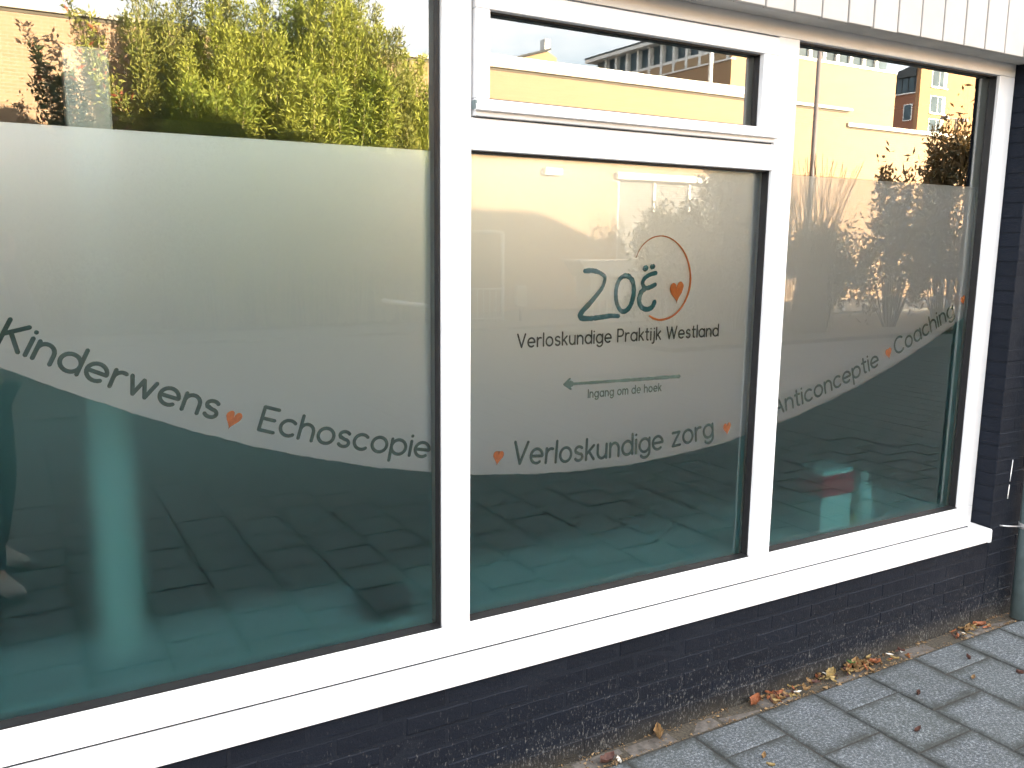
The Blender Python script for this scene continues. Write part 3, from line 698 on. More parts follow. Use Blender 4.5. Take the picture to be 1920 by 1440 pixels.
for x, y in ((2.08, -.150), (2.73, -.128), (3.12, -.15), (2.66, -.12), (2.29, -.108)):
    put_leaf(x, y, random.uniform(.018, .030), .012, .3, random.uniform(0, 180), 'lf_pale', 'white scrap lying in the litter along the wall foot', 'white scraps in the litter').location.z = .014
V, Fc = [], []
for i in range(1500):
    c = random.choice([1.2, 1.45, 1.7, 1.93, 2.0, 2.1, 2.25, 2.45, 2.5, 2.56, 2.7, 2.9, 3.15, 3.3, 3.45, random.uniform(-.5, 3.6), random.uniform(.8, 3.6), random.uniform(.8, 3.6)])
    x = c+random.gauss(0, .05); y = random.choice([random.uniform(-.172, -.092), random.uniform(-.105, -.09), -.168+random.gauss(0, .004)]); s_ = random.uniform(.0012, .0055)
    z = random.uniform(-.002, .003); b0 = len(V)
    for k in range(3): V.append((x+random.gauss(0, s_), y+random.gauss(0, s_), z+random.uniform(.001, s_*1.2)))
    V.append((x, y, z)); Fc += [[b0, b0+1, b0+2], [b0, b0+1, b0+3], [b0+1, b0+2, b0+3], [b0+2, b0, b0+3]]
M['crumb'] = leaf_mat('leaf_crumbs', (0.05, 0.03, 0.02), (0.26, 0.17, 0.08))
o = link('leaf_crumbs', mesh('leaf_crumbs', V, Fc, M['crumb'])); tag(o, 'brown crumbs and grit along the foot of the wall', 'litter', kind='stuff')
box('grit_bed', -2, 4.6, -0.168, YW-.002, -0.004, -0.0025, M['dirt'], pave)
weed = thing('weed', 'small green weed sprouting between wall and litter', 'weed', (2.44, -0.10, 0))
for k in range(7):
    a = k*51; o = link('leaf', curl_leaf(k+3, .022, .012, .5, M['lf_green']), weed, (2.44+.012*math.cos(R(a)), -.104+.008*math.sin(R(a)), .012+.006*(k % 4))); o.rotation_euler = (0, -.5, R(a))
tube('stem', [(2.44, -.102, 0), (2.442, -.103, .04)], .001, M['lf_green'], weed, 5)

# ================================================================== PLANTS ACROSS THE STREET
M['leaf_lime'] = leaf_mat('lime_leaf', (0.19, 0.23, 0.03), (0.46, 0.47, 0.09), .35)
M['leaf_olive'] = leaf_mat('olive_leaf', (0.12, 0.15, 0.03), (0.36, 0.35, 0.08), .3)
M['leaf_green'] = leaf_mat('green_leaf', (0.12, 0.17, 0.02), (0.35, 0.39, 0.06), .35)
M['leaf_dark'] = leaf_mat('dark_leaf_green', (0.02, 0.035, 0.012), (0.07, 0.08, 0.025), .2)
M['leaf_red'] = leaf_mat('red_leaf', (0.25, 0.05, 0.03), (0.35, 0.12, 0.05), .3)
M['leaf_hedge'] = leaf_mat('hedge_leaf', (0.09, 0.14, 0.04), (0.24, 0.30, 0.09), .25)
M['leaf_brown'] = leaf_mat('autumn_leaf', (0.05, 0.04, 0.015), (0.15, 0.09, 0.03), .25)
M['bark'] = simple('bark', (0.10, 0.075, 0.05), 0.9, 0.3, 20)
M['cane'] = simple('pale_cane', (0.40, 0.33, 0.19), 0.7, 0.2, 8)
def leaves_mesh(name, P, D, ln, wd, mt):
    # P: leaf bases, D: unit directions; each leaf is a folded diamond
    n = len(P); rn = rng.normal(size=(n, 3)); Sd = np.cross(D, rn); Sd /= np.linalg.norm(Sd, axis=1)[:, None]+1e-9
    l = (ln*rng.uniform(.6, 1.3, n))[:, None]; w_ = (wd*rng.uniform(.6, 1.3, n))[:, None]
    Nn = np.cross(D, Sd)
    a = P; b_ = P + D*l*.45 + Sd*w_*.5 + Nn*w_*.12; c = P + D*l; d = P + D*l*.45 - Sd*w_*.5 + Nn*w_*.12
    V = np.empty((n*4, 3)); V[0::4] = a; V[1::4] = b_; V[2::4] = c; V[3::4] = d
    me = bpy.data.meshes.new(name); me.vertices.add(n*4); me.vertices.foreach_set('co', V.ravel())
    idx = np.empty((n, 6), np.int32); q = np.arange(n)*4
    idx[:, 0], idx[:, 1], idx[:, 2], idx[:, 3], idx[:, 4], idx[:, 5] = q, q+1, q+2, q, q+2, q+3
    me.loops.add(n*6); me.loops.foreach_set('vertex_index', idx.ravel())
    me.polygons.add(n*2); me.polygons.foreach_set('loop_start', np.arange(n*2)*3)
    me.update(); me.validate(); me.materials.append(mt); return me
def unit(v): return v/(np.linalg.norm(v, axis=1)[:, None]+1e-9)
def plume_plant(label, x, y, h, spread, stems, per, ln, wd, mt, lean=(0, 0), up=.7, z0=.06, stem_mt='cane', name='bamboo', cat='bamboo', group='tall bamboo and shrubs before the brick wall', start=.15, extra=None):
    t = thing(name, label, cat, (x, y, z0), group); P, D = [], []; SV, SF = [], []
    for s_ in range(stems):
        a = random.uniform(0, 6.28); rb_ = spread*.35*math.sqrt(random.random()); rt = spread*(0.35+0.65*random.random())
        hh = h*random.uniform(.62, 1.0); bx, by = x+rb_*math.cos(a), y+rb_*math.sin(a)*.7
        tx, ty = x+rt*math.cos(a)+lean[0]*hh, y+rt*math.sin(a)*.7+lean[1]*hh
        pts = [(bx+(tx-bx)*q**1.5, by+(ty-by)*q**1.5, z0+hh*q) for q in (0, .25, .5, .75, 1)]
        tube_data(pts, [.018, .015, .012, .008, .003], 5, SV, SF)
        q = start+(1-start)*rng.random(per)**.8; k = np.clip(q*4, 0, 3.999).astype(int); f = (q*4-k)[:, None]; pa = np.array(pts)
        base = pa[k]*(1-f)+pa[k+1]*f; width = (spread*.36*(1-q)**.42+.05)[:, None]
        # short side branches: leaves in tufts
        nb = max(6, per//16); br = rng.integers(0, nb, per); bdir = unit(rng.normal(size=(nb, 3)) + np.array([0, 0, .35]))
        off = bdir[br]*rng.random((per, 1))*width*1.5 + rng.normal(size=(per, 3))*width*.22
        P.append(base+off); D.append(unit(rng.normal(size=(per, 3))*(1-up)+np.array([lean[0]*.5, 0, up])+bdir[br]*.5))
    link('stems', mesh('stems', SV, SF, M[stem_mt], True), t)
    P = np.concatenate(P); D = np.concatenate(D)
    link('foliage', leaves_mesh('foliage', P, D, ln, wd, M[mt]), t)
    if extra:
        k = rng.random(len(P)) < .05; link('red_leaves', leaves_mesh('red_leaves', P[k]+rng.normal(size=(k.sum(), 3))*.05, D[k], ln*1.2, wd*1.2, M[extra]), t)
    return t
def shrub(label, x, y, rx, ry, h, n, ln, wd, mt, name='shrub', cat='shrub', group='low shrubs in the bed', z0=.05, clumps=26, up=.25, ragged=.5):
    t = thing(name, label, cat, (x, y, z0), group); SV, SF = [], []; cs = []
    for c in range(clumps):
        a = random.uniform(0, 6.28); rr_ = math.sqrt(random.random()); zz = h*(.18+.74*random.random()**.8)
        env = math.sqrt(max(.05, 1-(zz/h)**2.2)); cx_, cy_ = x+rx*rr_*env*math.cos(a), y+ry*rr_*env*math.sin(a)
        cs.append((cx_, cy_, z0+zz)); tube_data([(x+rx*.15*math.cos(a), y+ry*.15*math.sin(a), z0), ((x+cx_)/2+random.gauss(0, .05), (y+cy_)/2, z0+zz*.55), (cx_, cy_, z0+zz+h*.05)], [.02, .012, .004], 5, SV, SF)
    cs = np.array(cs); k = rng.integers(0, clumps, n); sz = np.array([rx, ry, h*.6])*ragged*.55
    sc_ = rng.uniform(.5, 1.2, clumps)[k][:, None]
    P = cs[k]+rng.normal(size=(n, 3))*sz*sc_*.55; P[:, 2] = np.maximum(P[:, 2], z0+.02)
    D = unit(rng.normal(size=(n, 3))+np.array([0, 0, up*2]))
    link('branches', mesh('branches', SV, SF, M['bark'], True), t); link('foliage', leaves_mesh('foliage', P, D, ln, wd, M[mt]), t); return t
YBm = -14.7
spec = [  # x, y, h, spread, stems, material, lean, label
 (2.5, -15.0, 6.1, .75, 13, 'leaf_olive', (-.03, 0), 'olive plume of leaves at the left end of the thicket, touching the roof line'),
 (3.2, -14.6, 5.7, .85, 14, 'leaf_lime', (-.05, 0), 'lime green bamboo clump second from the left in the thicket'),
 (3.8, -15.1, 6.5, .80, 14, 'leaf_olive', (.0, 0), 'tall straw green plume left of the middle of the thicket'),
 (4.3, -14.6, 5.9, .90, 15, 'leaf_lime', (.02, 0), 'bright yellow green bamboo in the middle of the thicket'),
 (4.8, -15.0, 6.8, .75, 13, 'leaf_green', (.01, 0), 'fresh green bamboo taller than the roof in the middle of the thicket'),
 (5.3, -14.6, 6.2, .85, 14, 'leaf_lime', (.04, 0), 'broad lime plume right of the middle of the thicket'),
 (5.8, -15.1, 6.5, .70, 12, 'leaf_olive', (.03, 0), 'brownish plume right of the tallest bamboo against the sky'),
 (6.3, -14.7, 5.7, .85, 14, 'leaf_olive', (.06, 0), 'olive bush sloping down right of the bamboo'),
 (6.9, -14.8, 5.1, .85, 14, 'leaf_lime', (.06, 0), 'yellowish bush on the falling right flank of the thicket'),
 (7.4, -14.7, 4.6, .75, 13, 'leaf_olive', (.05, 0), 'lowest olive bush at the right end of the thicket'),
]
for x, yy, h, sp, st, mt_, ln_, lb in spec:
    plume_plant(lb, x, yy, h+.35, sp, st+2, 2300, .11, .025, mt_, lean=ln_, up=.5, start=.2)
plume_plant('leaning shrub with red leaves at the left end of the thicket', 1.55, -14.6, 5.6, .35, 5, 620, .12, .045, 'leaf_dark', lean=(-.26, 0), up=.3, name='leaning_shrub', cat='shrub', extra='leaf_red', start=.25)
plume_plant('second leaning shrub with sparse red tips beside the first', 2.2, -14.9, 5.7, .35, 5, 420, .12, .04, 'leaf_olive', lean=(-.20, 0), up=.3, name='leaning_shrub', cat='shrub', extra='leaf_red', start=.35)
for i, (x, h, lb, mt_) in enumerate([(3.0, 4.3, 'dense green fringe plant at the left front of the thicket', 'leaf_green'), (3.9, 4.8, 'yellow green bamboo fringe in front of the middle of the thicket', 'leaf_lime'), (4.7, 4.6, 'second yellow green fringe plant from the left', 'leaf_lime'), (5.5, 4.9, 'grass green bamboo fringe before the right half of the thicket', 'leaf_green'), (6.3, 4.6, 'yellowish fringe plant at the right front of the thicket', 'leaf_lime'), (7.0, 4.2, 'rightmost fringe plant low before the thicket', 'leaf_olive')]):
    plume_plant(lb, x, -14.25, h, .95, 18, 1400, .13, .027, mt_, up=.4, start=.3)
HG = 'dense low hedge shrubs before the brick wall'
for i in range(14):
    x = -2.6+i*.78
    h = 2.6+random.uniform(-.2, .2) if x < 7.4 else 2.0
    shrub('dense green hedge shrub forming the low hedge across the street', x, -14.5+random.uniform(-.1, .1), .62, .5, h, 4200, .12, .05, 'leaf_hedge', 'hedge_shrub', 'shrub', HG, clumps=40, ragged=.75)
shrub('wiry half bare shrub at the far left before the shaded wall', 0.2, -15.2, .55, .3, 4.1, 900, .08, .03, 'leaf_brown', 'wiry_shrub', 'shrub', 'wall shrubs', clumps=30)
# right hand bushes
shrub('rounded dark bush in front of the white blinds across the street', 11.6, -10.0, 1.35, .7, 3.1, 13000, .12, .045, 'leaf_dark', group='dark bushes on the right', clumps=80)
shrub('smaller dark bush left of the rounded one before the blinds', 10.2, -10.2, .95, .6, 2.4, 8000, .12, .045, 'leaf_dark', group='dark bushes on the right', clumps=30)
shrub('spreading brown green bush left of the tallest bush on the right', 15.2, -9.2, .85, .6, 3.2, 4200, .15, .05, 'leaf_brown', group='dark bushes on the right', clumps=34, up=.4)
shrub('tallest leafy bush at the right end of the bed', 17.0, -9.3, 1.0, .7, 4.0, 7000, .16, .055, 'leaf_brown', group='dark bushes on the right', clumps=44, up=.4)
shrub('low shaded bush under the ornamental grass', 13.6, -9.6, 1.1, .6, 1.9, 8000, .12, .045, 'leaf_dark', group='dark bushes on the right', clumps=30)
M['reed'] = leaf_mat('reed', (0.12, 0.09, 0.03), (0.24, 0.17, 0.06), .2)
t = thing('ornamental_grass', 'tuft of tall straw coloured grass before the sunlit wall', 'grass', (12.7, -9.1, .05))
V, Fc = [], []
for i in range(170):
    a = random.uniform(0, 6.28); l = random.uniform(1.9, 3.4); sp = random.uniform(.1, .75)
    bx, by = 12.75+random.gauss(0, .22), -9.1+random.gauss(0, .15); b0 = len(V); wd = random.uniform(.006, .014)
    for k in range(6):
        q = k/5; px_ = bx+sp*math.cos(a)*q**2; py = by+sp*math.sin(a)*q**2; pz = .05+l*(q-.10*q**4*sp)
        V += [(px_-wd*(1-q*.8), py, pz), (px_+wd*(1-q*.8), py+.004, pz)]
    Fc += [[b0+2*k, b0+2*k+1, b0+2*k+3, b0+2*k+2] for k in range(5)]
link('blades', mesh('blades', V, Fc, M['reed']), t)

# ================================================================== BUILDINGS ACROSS THE STREET
def brickwork(name, c1, c2, mortar, rot=None):
    mt, nt, b = mat(name); p = wpos(nt)
    sx = nt.nodes.new('ShaderNodeSeparateXYZ'); L(nt, p, sx.inputs[0]); cb = nt.nodes.new('ShaderNodeCombineXYZ')
    L(nt, sx.outputs[1 if rot else 0], cb.inputs[0]); L(nt, sx.outputs[2], cb.inputs[1])
    br = nt.nodes.new('ShaderNodeTexBrick'); L(nt, cb.outputs[0], br.inputs['Vector']); br.inputs['Scale'].default_value = 1.0
    br.inputs['Brick Width'].default_value = .22; br.inputs['Row Height'].default_value = .0625; br.inputs['Mortar Size'].default_value = .006
    br.inputs['Color1'].default_value = (*c1, 1); br.inputs['Color2'].default_value = (*c2, 1); br.inputs['Mortar'].default_value = (*mortar, 1)
    c = mixc(nt, math_(nt, 'MULTIPLY', noise(nt, p, .9, 5, .7), .35), br.outputs[0], [x*.7 for x in c1]); 
    pits = ramp(nt, noise(nt, p, 5, 2), [(.70, (0, 0, 0)), (.74, (.7, .7, .7))]); c = mixc(nt, pits, c, [x*.45 for x in c1])
    L(nt, c, b.inputs['Base Color']); b.inputs['Roughness'].default_value = .9; b.inputs['Specular IOR Level'].default_value = .2; return mt
M['ob'] = brickwork('orange_brick', (0.38, 0.255, 0.155), (0.35, 0.225, 0.135), (0.36, 0.31, 0.25))
M['ob2'] = brickwork('ochre_brick', (0.40, 0.27, 0.155), (0.37, 0.245, 0.14), (0.37, 0.30, 0.21))
M['ob2s'] = brickwork('ochre_brick_shaded', (0.38, 0.22, 0.115), (0.35, 0.20, 0.10), (0.36, 0.28, 0.19), True)  # darker copy of the ochre brick: shade of the unlit side put into the colour
M['ob3'] = brickwork('tan_brick', (0.36, 0.20, 0.10), (0.33, 0.18, 0.09), (0.32, 0.22, 0.14))
M['ob3s'] = brickwork('tan_brick_shaded', (0.28, 0.12, 0.07), (0.25, 0.10, 0.06), (0.25, 0.16, 0.12), True)  # tan brick again, darkened in colour for the face turned from the sun
M['cap'] = simple('pale_coping', (0.60, 0.56, 0.48), .7, .1, 4)
M['wht'] = simple('white_paint', (0.78, 0.77, 0.74), .6, .05, 4)
M['roofing'] = simple('dark_roofing', (0.05, 0.055, 0.06), .8, .2, 3)
M['lead'] = simple('flashing', (0.10, 0.085, 0.06), .7, .2, 8)
mt, nt, b = mat('far_pane'); b.inputs['Base Color'].default_value = (0.10, 0.15, 0.19, 1); b.inputs['Roughness'].default_value = .3; b.inputs['Specular IOR Level'].default_value = .2
L(nt, ramp(nt, noise(nt, wpos(nt), .8, 3), [(.35, (.03, .05, .065)), (.65, (.07, .105, .13))]), b.inputs['Base Color']); M['pane'] = mt
M['blind'] = simple('grey_blind', (0.26, 0.25, 0.235), .7, .05, 4)
M['curtain'] = simple('pale_curtain', (0.45, 0.43, 0.38), .8, .1, 3)
YO = -16.0
ob = thing('brick_building', 'long low orange brick building across the street', 'building', (8, YO, 0))
XWn0, XWn1, ZWn0, ZWn1 = 13.28, 17.0, 0.95, 3.27
box('wall', -24, XWn0, YO-6, YO, -.02, 5.58, M['ob'], ob); box('wall', XWn1, 21.70, YO-6, YO, -.02, 5.58, M['ob'], ob)
box('wall', XWn0, XWn1, YO-6, YO, ZWn1, 5.58, M['ob'], ob); box('wall', XWn0, XWn1, YO-6, YO, -.02, ZWn0, M['ob'], ob)
box('flashing', -24, 21.72, YO-6, YO+.015, 5.581, 5.64, M['lead'], ob); box('coping', -24.1, 21.85, YO-6.1, YO+.07, 5.642, 5.73, M['cap'], ob, .01)
box('parapet', 8.6, 17.75, YO-.5, YO+.045, 5.732, 5.93, M['wht'], ob, .01)
box('wall', 21.701, 46, YO-5.5, YO-.002, -.02, 5.15, M['ob'], ob); box('flashing', 21.702, 46, YO-5.5, YO+.012, 5.151, 5.20, M['lead'], ob); box('coping', 21.69, 46.1, YO-5.6, YO+.07, 5.202, 5.32, M['cap'], ob, .01)
wn = box('window', XWn0, XWn1, YO-.16, YO-.12, ZWn0, ZWn1, M['pane'], ob)
for x in (XWn0, XWn0+1.2, XWn0+2.4, XWn1-.08): box('frame', x+.002, x+.078, YO-.119, YO-.05, ZWn0+.003, ZWn1-.003, M['wht'], wn)
for i in range(38): box('blind_slat', XWn0+.05, XWn1-.05, YO-.118, YO-.09, ZWn1-.08-i*.06, ZWn1-.04-i*.06, M['blind'], wn)
box('lintel', XWn0-.10, XWn1-.1, YO+.002, YO+.12, ZWn1+.03, ZWn1+.20, M['wht'], ob, .01); box('window_sill', XWn0-.05, XWn1+.05, YO+.002, YO+.10, ZWn0-.08, ZWn0-.01, M['cap'], ob)
box('wall_lamp', 11.0, 11.5, YO+.002, YO+.14, 3.30, 3.47, M['wht'], ob, .01)
tube('vent_pipe', [(16.42, YO-.25, 5.7), (16.42, YO-.25, 6.95)], .055, M['wht'], ob, 12)
tube('gutter_pipe', [(19.0, YO+.06, 0), (19.0, YO+.06, 5.55)], .045, M['lead'], ob, 10)

def win_part(parent, x0, x1, z0, z1, y, fr=.07, div=1, rev=.12, curtain=False):
    p_ = box('window', x0, x1, y-.05, y+.004, z0, z1, M['wht'], parent)
    wdt = (x1-x0-fr*(div+1))/div
    for i in range(div):
        a = x0+fr+i*(wdt+fr); box('pane', a, a+wdt, y+.0045, y+.012, z0+fr, z1-fr, M['pane'], p_)
        if curtain and i == div-1: box('curtain', a+wdt*.55, a+wdt-.01, y+.0125, y+.016, z0+fr+.01, z1-fr-.01, M['curtain'], p_)
    box('sill', x0-.08, x1+.08, y+.002, y+.10, z0-.10, z0-.01, M['wht'], p_); return p_
# second building: window strip under a flat roof
b2 = thing('school_building', 'ochre brick block with a strip of windows under its flat roof', 'building', (32, -27, 0))
XB0, XB1, YB0 = 27.32, 38.3, -27.0
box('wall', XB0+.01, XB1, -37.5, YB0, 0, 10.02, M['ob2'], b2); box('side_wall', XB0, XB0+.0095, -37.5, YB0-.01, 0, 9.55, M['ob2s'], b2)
box('band', XB0+.012, XB1-.01, -37.4, YB0+.05, 10.022, 10.14, M['wht'], b2)
box('window_core', XB0+.25, XB1-1.2, -37.3, YB0-.15, 10.142, 11.05, M['roofing'], b2)
for i in range(11):
    x = XB0+.2+i*.92
    if x+.5 > XB1-.3: break
    pn = box('window', x+.13, x+.90, YB0-.14, YB0-.10, 10.145, 11.04, M['pane'], b2); box('mullion', x-.06, x+.125, YB0-.13, YB0+.03, 10.145, 11.04, M['wht'], b2)
for i in range(11):
    y = YB0-.3-i*.9
    pn = box('window', XB0+.20, XB0+.24, y-.75, y-.02, 9.62, 11.04, M['pane'], b2); box('mullion', XB0-.02, XB0+.235, y-.01, y+.14, 9.62, 11.04, M['wht'], b2)
box('side_band', XB0-.06, XB0+.2, -37.4, YB0+.05, 9.551, 9.615, M['wht'], b2)
box('roof', XB0-.35, XB1-.9, -37.6, YB0+.25, 11.045, 11.22, M['wht'], b2); box('roof_edge', XB0-.37, XB1-.88, -37.62, YB0+.27, 11.222, 11.30, M['roofing'], b2)
# tall block behind
b3 = thing('apartment_block', 'tall orange apartment block at the far right with square windows', 'building', (75, -48, 0))
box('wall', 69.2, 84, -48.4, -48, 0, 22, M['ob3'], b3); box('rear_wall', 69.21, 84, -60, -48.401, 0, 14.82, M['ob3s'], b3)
for zc in (12.05, 14.0, 16.2, 18.6):
    win_part(b3, 70.75, 72.85, zc-.75 if zc > 12.5 else zc-.9, zc+.72, -48, .06, 2, curtain=True)
    win_part(b3, 78.2, 79.4, zc-.9, zc+.7, -48, .06, 1)
box('glazed_storey', 69.25, 83.9, -59.9, -48.402, 14.90, 16.25, M['pane'], b3); box('storey_band', 69.05, 84, -60, -48.403, 14.822, 14.898, M['wht'], b3)
for i in range(14): box('storey_mullion', 69.18, 69.245, -48.62-i*.62, -48.56-i*.62, 14.90, 16.25, M['roofing'], b3)
prism('roof', [(-60, 16.252), (-48.405, 16.252), (-48.405, 17.25), (-50.6, 16.72), (-60, 16.6)], 'x', 69.0, 84, M['roofing'], b3)
p_ = box('window', 69.15, 69.205, -49.45, -48.6, 12.55, 13.95, M['wht'], b3); box('pane', 69.135, 69.1495, -49.38, -48.67, 12.62, 13.88, M['pane'], p_)
# rooftop far behind the parapet
rt = thing('rooftop', 'small dark roof with white chimney showing above the parapet', 'building', (25.6, -40, 0))
prism('gable', [(24.5, 0), (26.7, 0), (26.7, 11.7), (26.1, 12.0), (24.5, 11.45)], 'y', -44, -40, M['ob2'], rt); prism('roof', [(24.2, 11.40), (26.2, 12.02), (26.2, 12.14), (24.2, 11.52)], 'y', -44.2, -39.8, M['roofing'], rt)
box('chimney', 26.25, 26.6, -41, -40.5, 11.72, 12.75, M['wht'], rt)

# ================================================================== STREET FURNITURE ACROSS THE STREET
lp = thing('lamp_post', 'slim grey street lamp post before the sunlit wall', 'lamp post', (19.2, -15.0, .03))
M['post'] = simple('grey_post', (0.16, 0.14, 0.14), .5, .1, 5)
tube('pole', [(19.2, -15, .03), (19.2, -15, 1.2), (19.2, -15, 8.4)], [.085, .08, .055], M['post'], lp, 14); tube('arm', [(19.2, -15, 8.35), (19.2, -14.6, 8.6), (19.2, -14.0, 8.65)], .03, M['post'], lp, 8)
prism('lamp_head', [(-14.3, 8.6), (-13.6, 8.62), (-13.55, 8.68), (-13.7, 8.76), (-14.2, 8.76)], 'x', 19.08, 19.32, M['post'], lp)
lp2 = thing('street_lamp', 'small double headed lamp before the apartment block windows', 'lamp post', (62.7, -40.0, 0))
tube('pole', [(62.7, -40, 0), (62.7, -40, 11.2)], .07, M['post'], lp2, 8); tube('arm', [(61.5, -40, 11.15), (62.7, -40, 11.22), (63.6, -40, 11.15)], .05, M['post'], lp2, 8)
for x in (61.35, 63.65): prism('lamp_head', [(x-.35, 11.08), (x+.35, 11.08), (x+.2, 11.3), (x-.2, 11.3)], 'y', -40.2, -39.8, M['post'], lp2)
rl = thing('railing', 'white bar railing beside the hedge across the street', 'railing', (7.8, -13.5, .03))
for x in np.arange(6.9, 8.5, .145): tube('bar', [(x, -13.5, .05), (x, -13.5, .72)], .013, M['wht'], rl, 6)
tube('rail', [(6.85, -13.5, .73), (8.55, -13.5, .73)], .02, M['wht'], rl, 8); tube('rail', [(6.85, -13.5, .12), (8.55, -13.5, .12)], .012, M['wht'], rl, 6)
for x in (6.87, 8.52): tube('post', [(x, -13.5, .03), (x, -13.5, .78)], .03, M['wht'], rl, 8)
ba = thing('barrier', 'sloping white barrier pole in front of the hedge', 'barrier', (6.4, -12.0, 0))
tube('arm', [(5.25, -12.0, .66), (6.62, -12.0, .46)], .04, M['wht'], ba, 10); tube('post', [(6.45, -12.06, -.01), (6.45, -12.06, .66)], .045, M['wht'], ba, 10)
sg = thing('meter_box', 'small white meter box on a post right of the railing', 'box', (9.0, -13.6, .03))
box('cabinet', 8.90, 9.14, -13.68, -13.55, .34, .78, M['wht'], sg, .01); box('door', 8.92, 9.12, -13.549, -13.54, .40, .72, M['cap'], sg); tube('post', [(9.02, -13.62, .03), (9.02, -13.62, .338)], .03, M['post'], sg, 8)
gt = thing('downpipe', 'white angled pipe at the edge of the hedge', 'pipe', (9.45, -15.2, .03))
tube('upright', [(9.46, -15.2, .03), (9.46, -15.2, 1.9)], .05, M['wht'], gt, 10); tube('elbow', [(9.46, -15.2, 1.88), (9.2, -15.2, 1.92), (8.7, -15.2, 1.9)], .045, M['wht'], gt, 10)
ks = thing('white_kiosk', 'low white cabinet with a slanted hood before the brick wall', 'cabinet', (11.6, -14.0, .03))
prism('hood', [(10.60, 1.27), (12.25, 1.27), (12.50, .93), (10.86, .93)], 'y', -14.4, -13.7, M['wht'], ks); box('hood_edge', 10.55, 12.28, -14.45, -13.66, 1.272, 1.31, M['wht'], ks)
box('body', 10.93, 12.40, -14.35, -13.78, .40, .928, M['cap'], ks); box('sign_panel', 11.45, 12.0, -13.778, -13.76, .50, .86, M['wht'], ks)
for x in np.arange(10.96, 12.4, .2): box('bar', x, x+.04, -13.8, -13.74, .03, .398, M['wht'], ks)

# ================================================================== PHOTOGRAPHER (stands behind the camera, mirrored at the left edge)
M['skin'] = simple('skin', (0.45, 0.27, 0.20), .5, .06, 20); M['jacket'] = simple('dark_jacket', (0.022, 0.022, 0.027), .8, .2, 40); M['jeans'] = simple('dark_trousers', (0.018, 0.022, 0.034), .8, .2, 60)
M['shoe'] = simple('light_shoe', (0.42, 0.40, 0.36), .6, .1, 30); M['hair'] = simple('brown_hair', (0.05, 0.03, 0.018), .6, .3, 80); M['phone'] = simple('phone_black', (0.01, 0.01, 0.012), .25)
FWD = Vector((math.sin(YAW), math.cos(YAW), 0)); RT = Vector((math.cos(YAW), -math.sin(YAW), 0)); UP = Vector((0, 0, 1))
HB = CAM - FWD*.36; PX = Vector((HB.x, HB.y, 0))
def at(f, r_, z): return PX + FWD*f + RT*r_ + UP*z
def skinned(name, nodes, edges, mt, parent, root=0, sub=2):
    me = bpy.data.meshes.new(name); me.from_pydata([tuple(n[0]-PX) for n in nodes], edges, []); me.materials.append(mt)
    o = link(name, me, None, PX); o.modifiers.new('skin', 'SKIN'); o.modifiers['skin'].use_smooth_shade = True
    for i, n in enumerate(nodes):
        d = me.skin_vertices[0].data[i]; d.radius = (n[1], n[2] if len(n) > 2 else n[1]); d.use_root = (i == root)
    sb = o.modifiers.new('sub', 'SUBSURF'); sb.levels = sub; sb.render_levels = sub
    if parent: o.parent = parent; o.location = (0, 0, 0)
    return o
per = thing('person', 'person in dark clothes and light shoes holding a phone up, mirrored at the left edge', 'person', PX)
fa, fb = (-.05, .12), (.33, -.10)     # left foot forward
J = {'pel': (at(-.03, 0, .96), .14, .11), 'waist': (at(-.02, 0, 1.12), .13, .10), 'chest': (at(-.02, 0, 1.34), .155, .11), 'nk0': (at(-.03, 0, 1.48), .075), 'nk': (at(-.01, 0, 1.54), .058),
     'jaw': (at(.03, 0, 1.60), .068, .075), 'head': (at(.01, 0, 1.68), .078, .095), 'crown': (at(-.005, 0, 1.755), .07, .085)}
nodes, edges, ix = [], [], {}
def nd(k, p, *r_): ix[k] = len(nodes); nodes.append((p, *r_)); return k
for k, v in J.items(): nd(k, *v)
def ed(*ks):
    for a, b_ in zip(ks, ks[1:]): edges.append((ix[a], ix[b_]))
ed('pel', 'waist', 'chest', 'nk0', 'nk', 'jaw', 'head', 'crown')
nd('nose', at(.118, 0, 1.655), .012); ed('jaw', 'nose')
for sgn, nm in ((1, 'R'), (-1, 'L')):
    hand = CAM - FWD*.012 + RT*(sgn*.085 - .045) + UP*(-.03)
    nd('sh'+nm, at(-.03, sgn*.17, 1.42), .062); nd('el'+nm, at(.10, sgn*.27, 1.20), .044); nd('wr'+nm, hand - FWD*.075 - UP*.065 + RT*sgn*.025, .027)
    nd('pa'+nm, hand - FWD*.035 - UP*.01 + RT*sgn*.02, .028, .018); ed('chest', 'sh'+nm, 'el'+nm, 'wr'+nm, 'pa'+nm)
    for q in range(4):
        z = .022-.018*q
        nd('f%d%s' % (q, nm), hand + UP*z + RT*sgn*.012 - FWD*.002, .0085); nd('g%d%s' % (q, nm), hand + UP*z - RT*sgn*(.012-.003*abs(q-1)) + FWD*.0, .0075); ed('pa'+nm, 'f%d%s' % (q, nm), 'g%d%s' % (q, nm))
    nd('th'+nm, hand - FWD*.03 + UP*.012 - RT*sgn*.014, .009); nd('tt'+nm, hand - FWD*.022 + UP*.022 - RT*sgn*.03, .008); ed('pa'+nm, 'th'+nm, 'tt'+nm)
    ff, fr_ = fa if sgn > 0 else fb
    nd('hip'+nm, at(-.03, sgn*.09, .90), .092); nd('kn'+nm, at(.03+ff*.55, sgn*.05+fr_*.5, .50), .058); nd('an'+nm, at(ff-.08, fr_, .085), .037); nd('to'+nm, at(ff+.12, fr_+sgn*.02, .03), .03, .022); ed('pel', 'hip'+nm, 'kn'+nm, 'an'+nm, 'to'+nm)
body = skinned('body', nodes, edges, M['skin'], per)
G_ = lambda k, e: (nodes[ix[k]][0], *[r_+e for r_ in nodes[ix[k]][1:]])
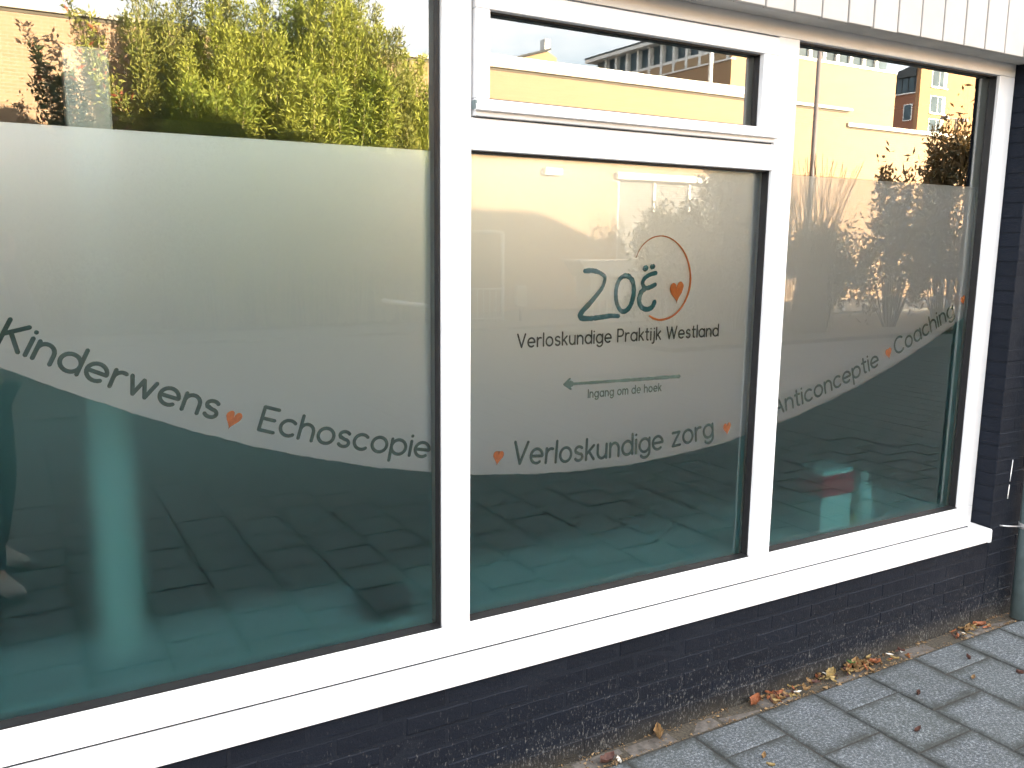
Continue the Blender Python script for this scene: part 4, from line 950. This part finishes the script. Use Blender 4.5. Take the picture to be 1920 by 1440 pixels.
def sub_skel(keys, links, e): return [G_(k, e) for k in keys], [(keys.index(a), keys.index(b_)) for a, b_ in links]
n_, e_ = sub_skel(['pel', 'waist', 'chest', 'nk0', 'shR', 'elR', 'wrR', 'shL', 'elL', 'wrL'], [('pel', 'waist'), ('waist', 'chest'), ('chest', 'nk0'), ('chest', 'shR'), ('shR', 'elR'), ('elR', 'wrR'), ('chest', 'shL'), ('shL', 'elL'), ('elL', 'wrL')], .016); skinned('jacket', n_, e_, M['jacket'], per)
n_, e_ = sub_skel(['pel', 'hipR', 'knR', 'anR', 'hipL', 'knL', 'anL'], [('pel', 'hipR'), ('hipR', 'knR'), ('knR', 'anR'), ('pel', 'hipL'), ('hipL', 'knL'), ('knL', 'anL')], .012); skinned('trousers', n_, e_, M['jeans'], per)
for sgn, (ff, fr_) in ((1, fa), (-1, fb)):
    skinned('shoe', [(at(ff-.13, fr_, .05), .045, .045), (at(ff-.03, fr_, .055), .046, .05), (at(ff+.08, fr_+sgn*.012, .042), .05, .038), (at(ff+.145, fr_+sgn*.018, .034), .04, .028)], [(0, 1), (1, 2), (2, 3)], M['shoe'], per)
skinned('hair', [(at(-.05, 0, 1.60), .065, .06), (at(-.04, 0, 1.69), .082, .075), (at(-.015, 0, 1.77), .08, .085), (at(.05, 0, 1.775), .06, .04)], [(0, 1), (1, 2), (2, 3)], M['hair'], per)
for sgn in (1, -1):
    skinned('ear', [(at(.0, sgn*.083, 1.635), .010, .014), (at(-.008, sgn*.09, 1.67), .012, .018)], [(0, 1)], M['skin'], per, sub=1)
    skinned('eye', [(at(.088, sgn*.032, 1.682), .012, .010), (at(.092, sgn*.032, 1.682), .010, .008)], [(0, 1)], M['phone'], per, sub=1)
skinned('mouth', [(at(.092, -.022, 1.603), .006, .005), (at(.099, 0, 1.602), .007, .006), (at(.092, .022, 1.603), .006, .005)], [(0, 1), (1, 2)], M['lf_rust'], per, sub=1)
ph = thing('phone', 'black phone held up by the mirrored photographer', 'phone', CAM - FWD*.014)
bm = bmesh.new(); bmesh.ops.create_cube(bm, size=1); bmesh.ops.scale(bm, vec=(.15, .008, .073), verts=bm.verts[:]); bmesh.ops.bevel(bm, geom=[e for e in bm.edges if abs((e.verts[0].co-e.verts[1].co).y) > .001], offset=.009, segments=3, affect='EDGES', profile=.5)
me = bpy.data.meshes.new('case'); bm.to_mesh(me); bm.free(); me.materials.append(M['phone']); o = link('case', me); o.parent = ph; o.rotation_euler = (PITCH, 0, -YAW); o.location = -RT*.045 - UP*.02
o = box('camera_bump', -.012, .012, -.003, .003, -.012, .012, M['phone'], None, .002); o.parent = ph; o.rotation_euler = (PITCH, 0, -YAW); o.location = FWD*.0065 - RT*.002 - UP*.016
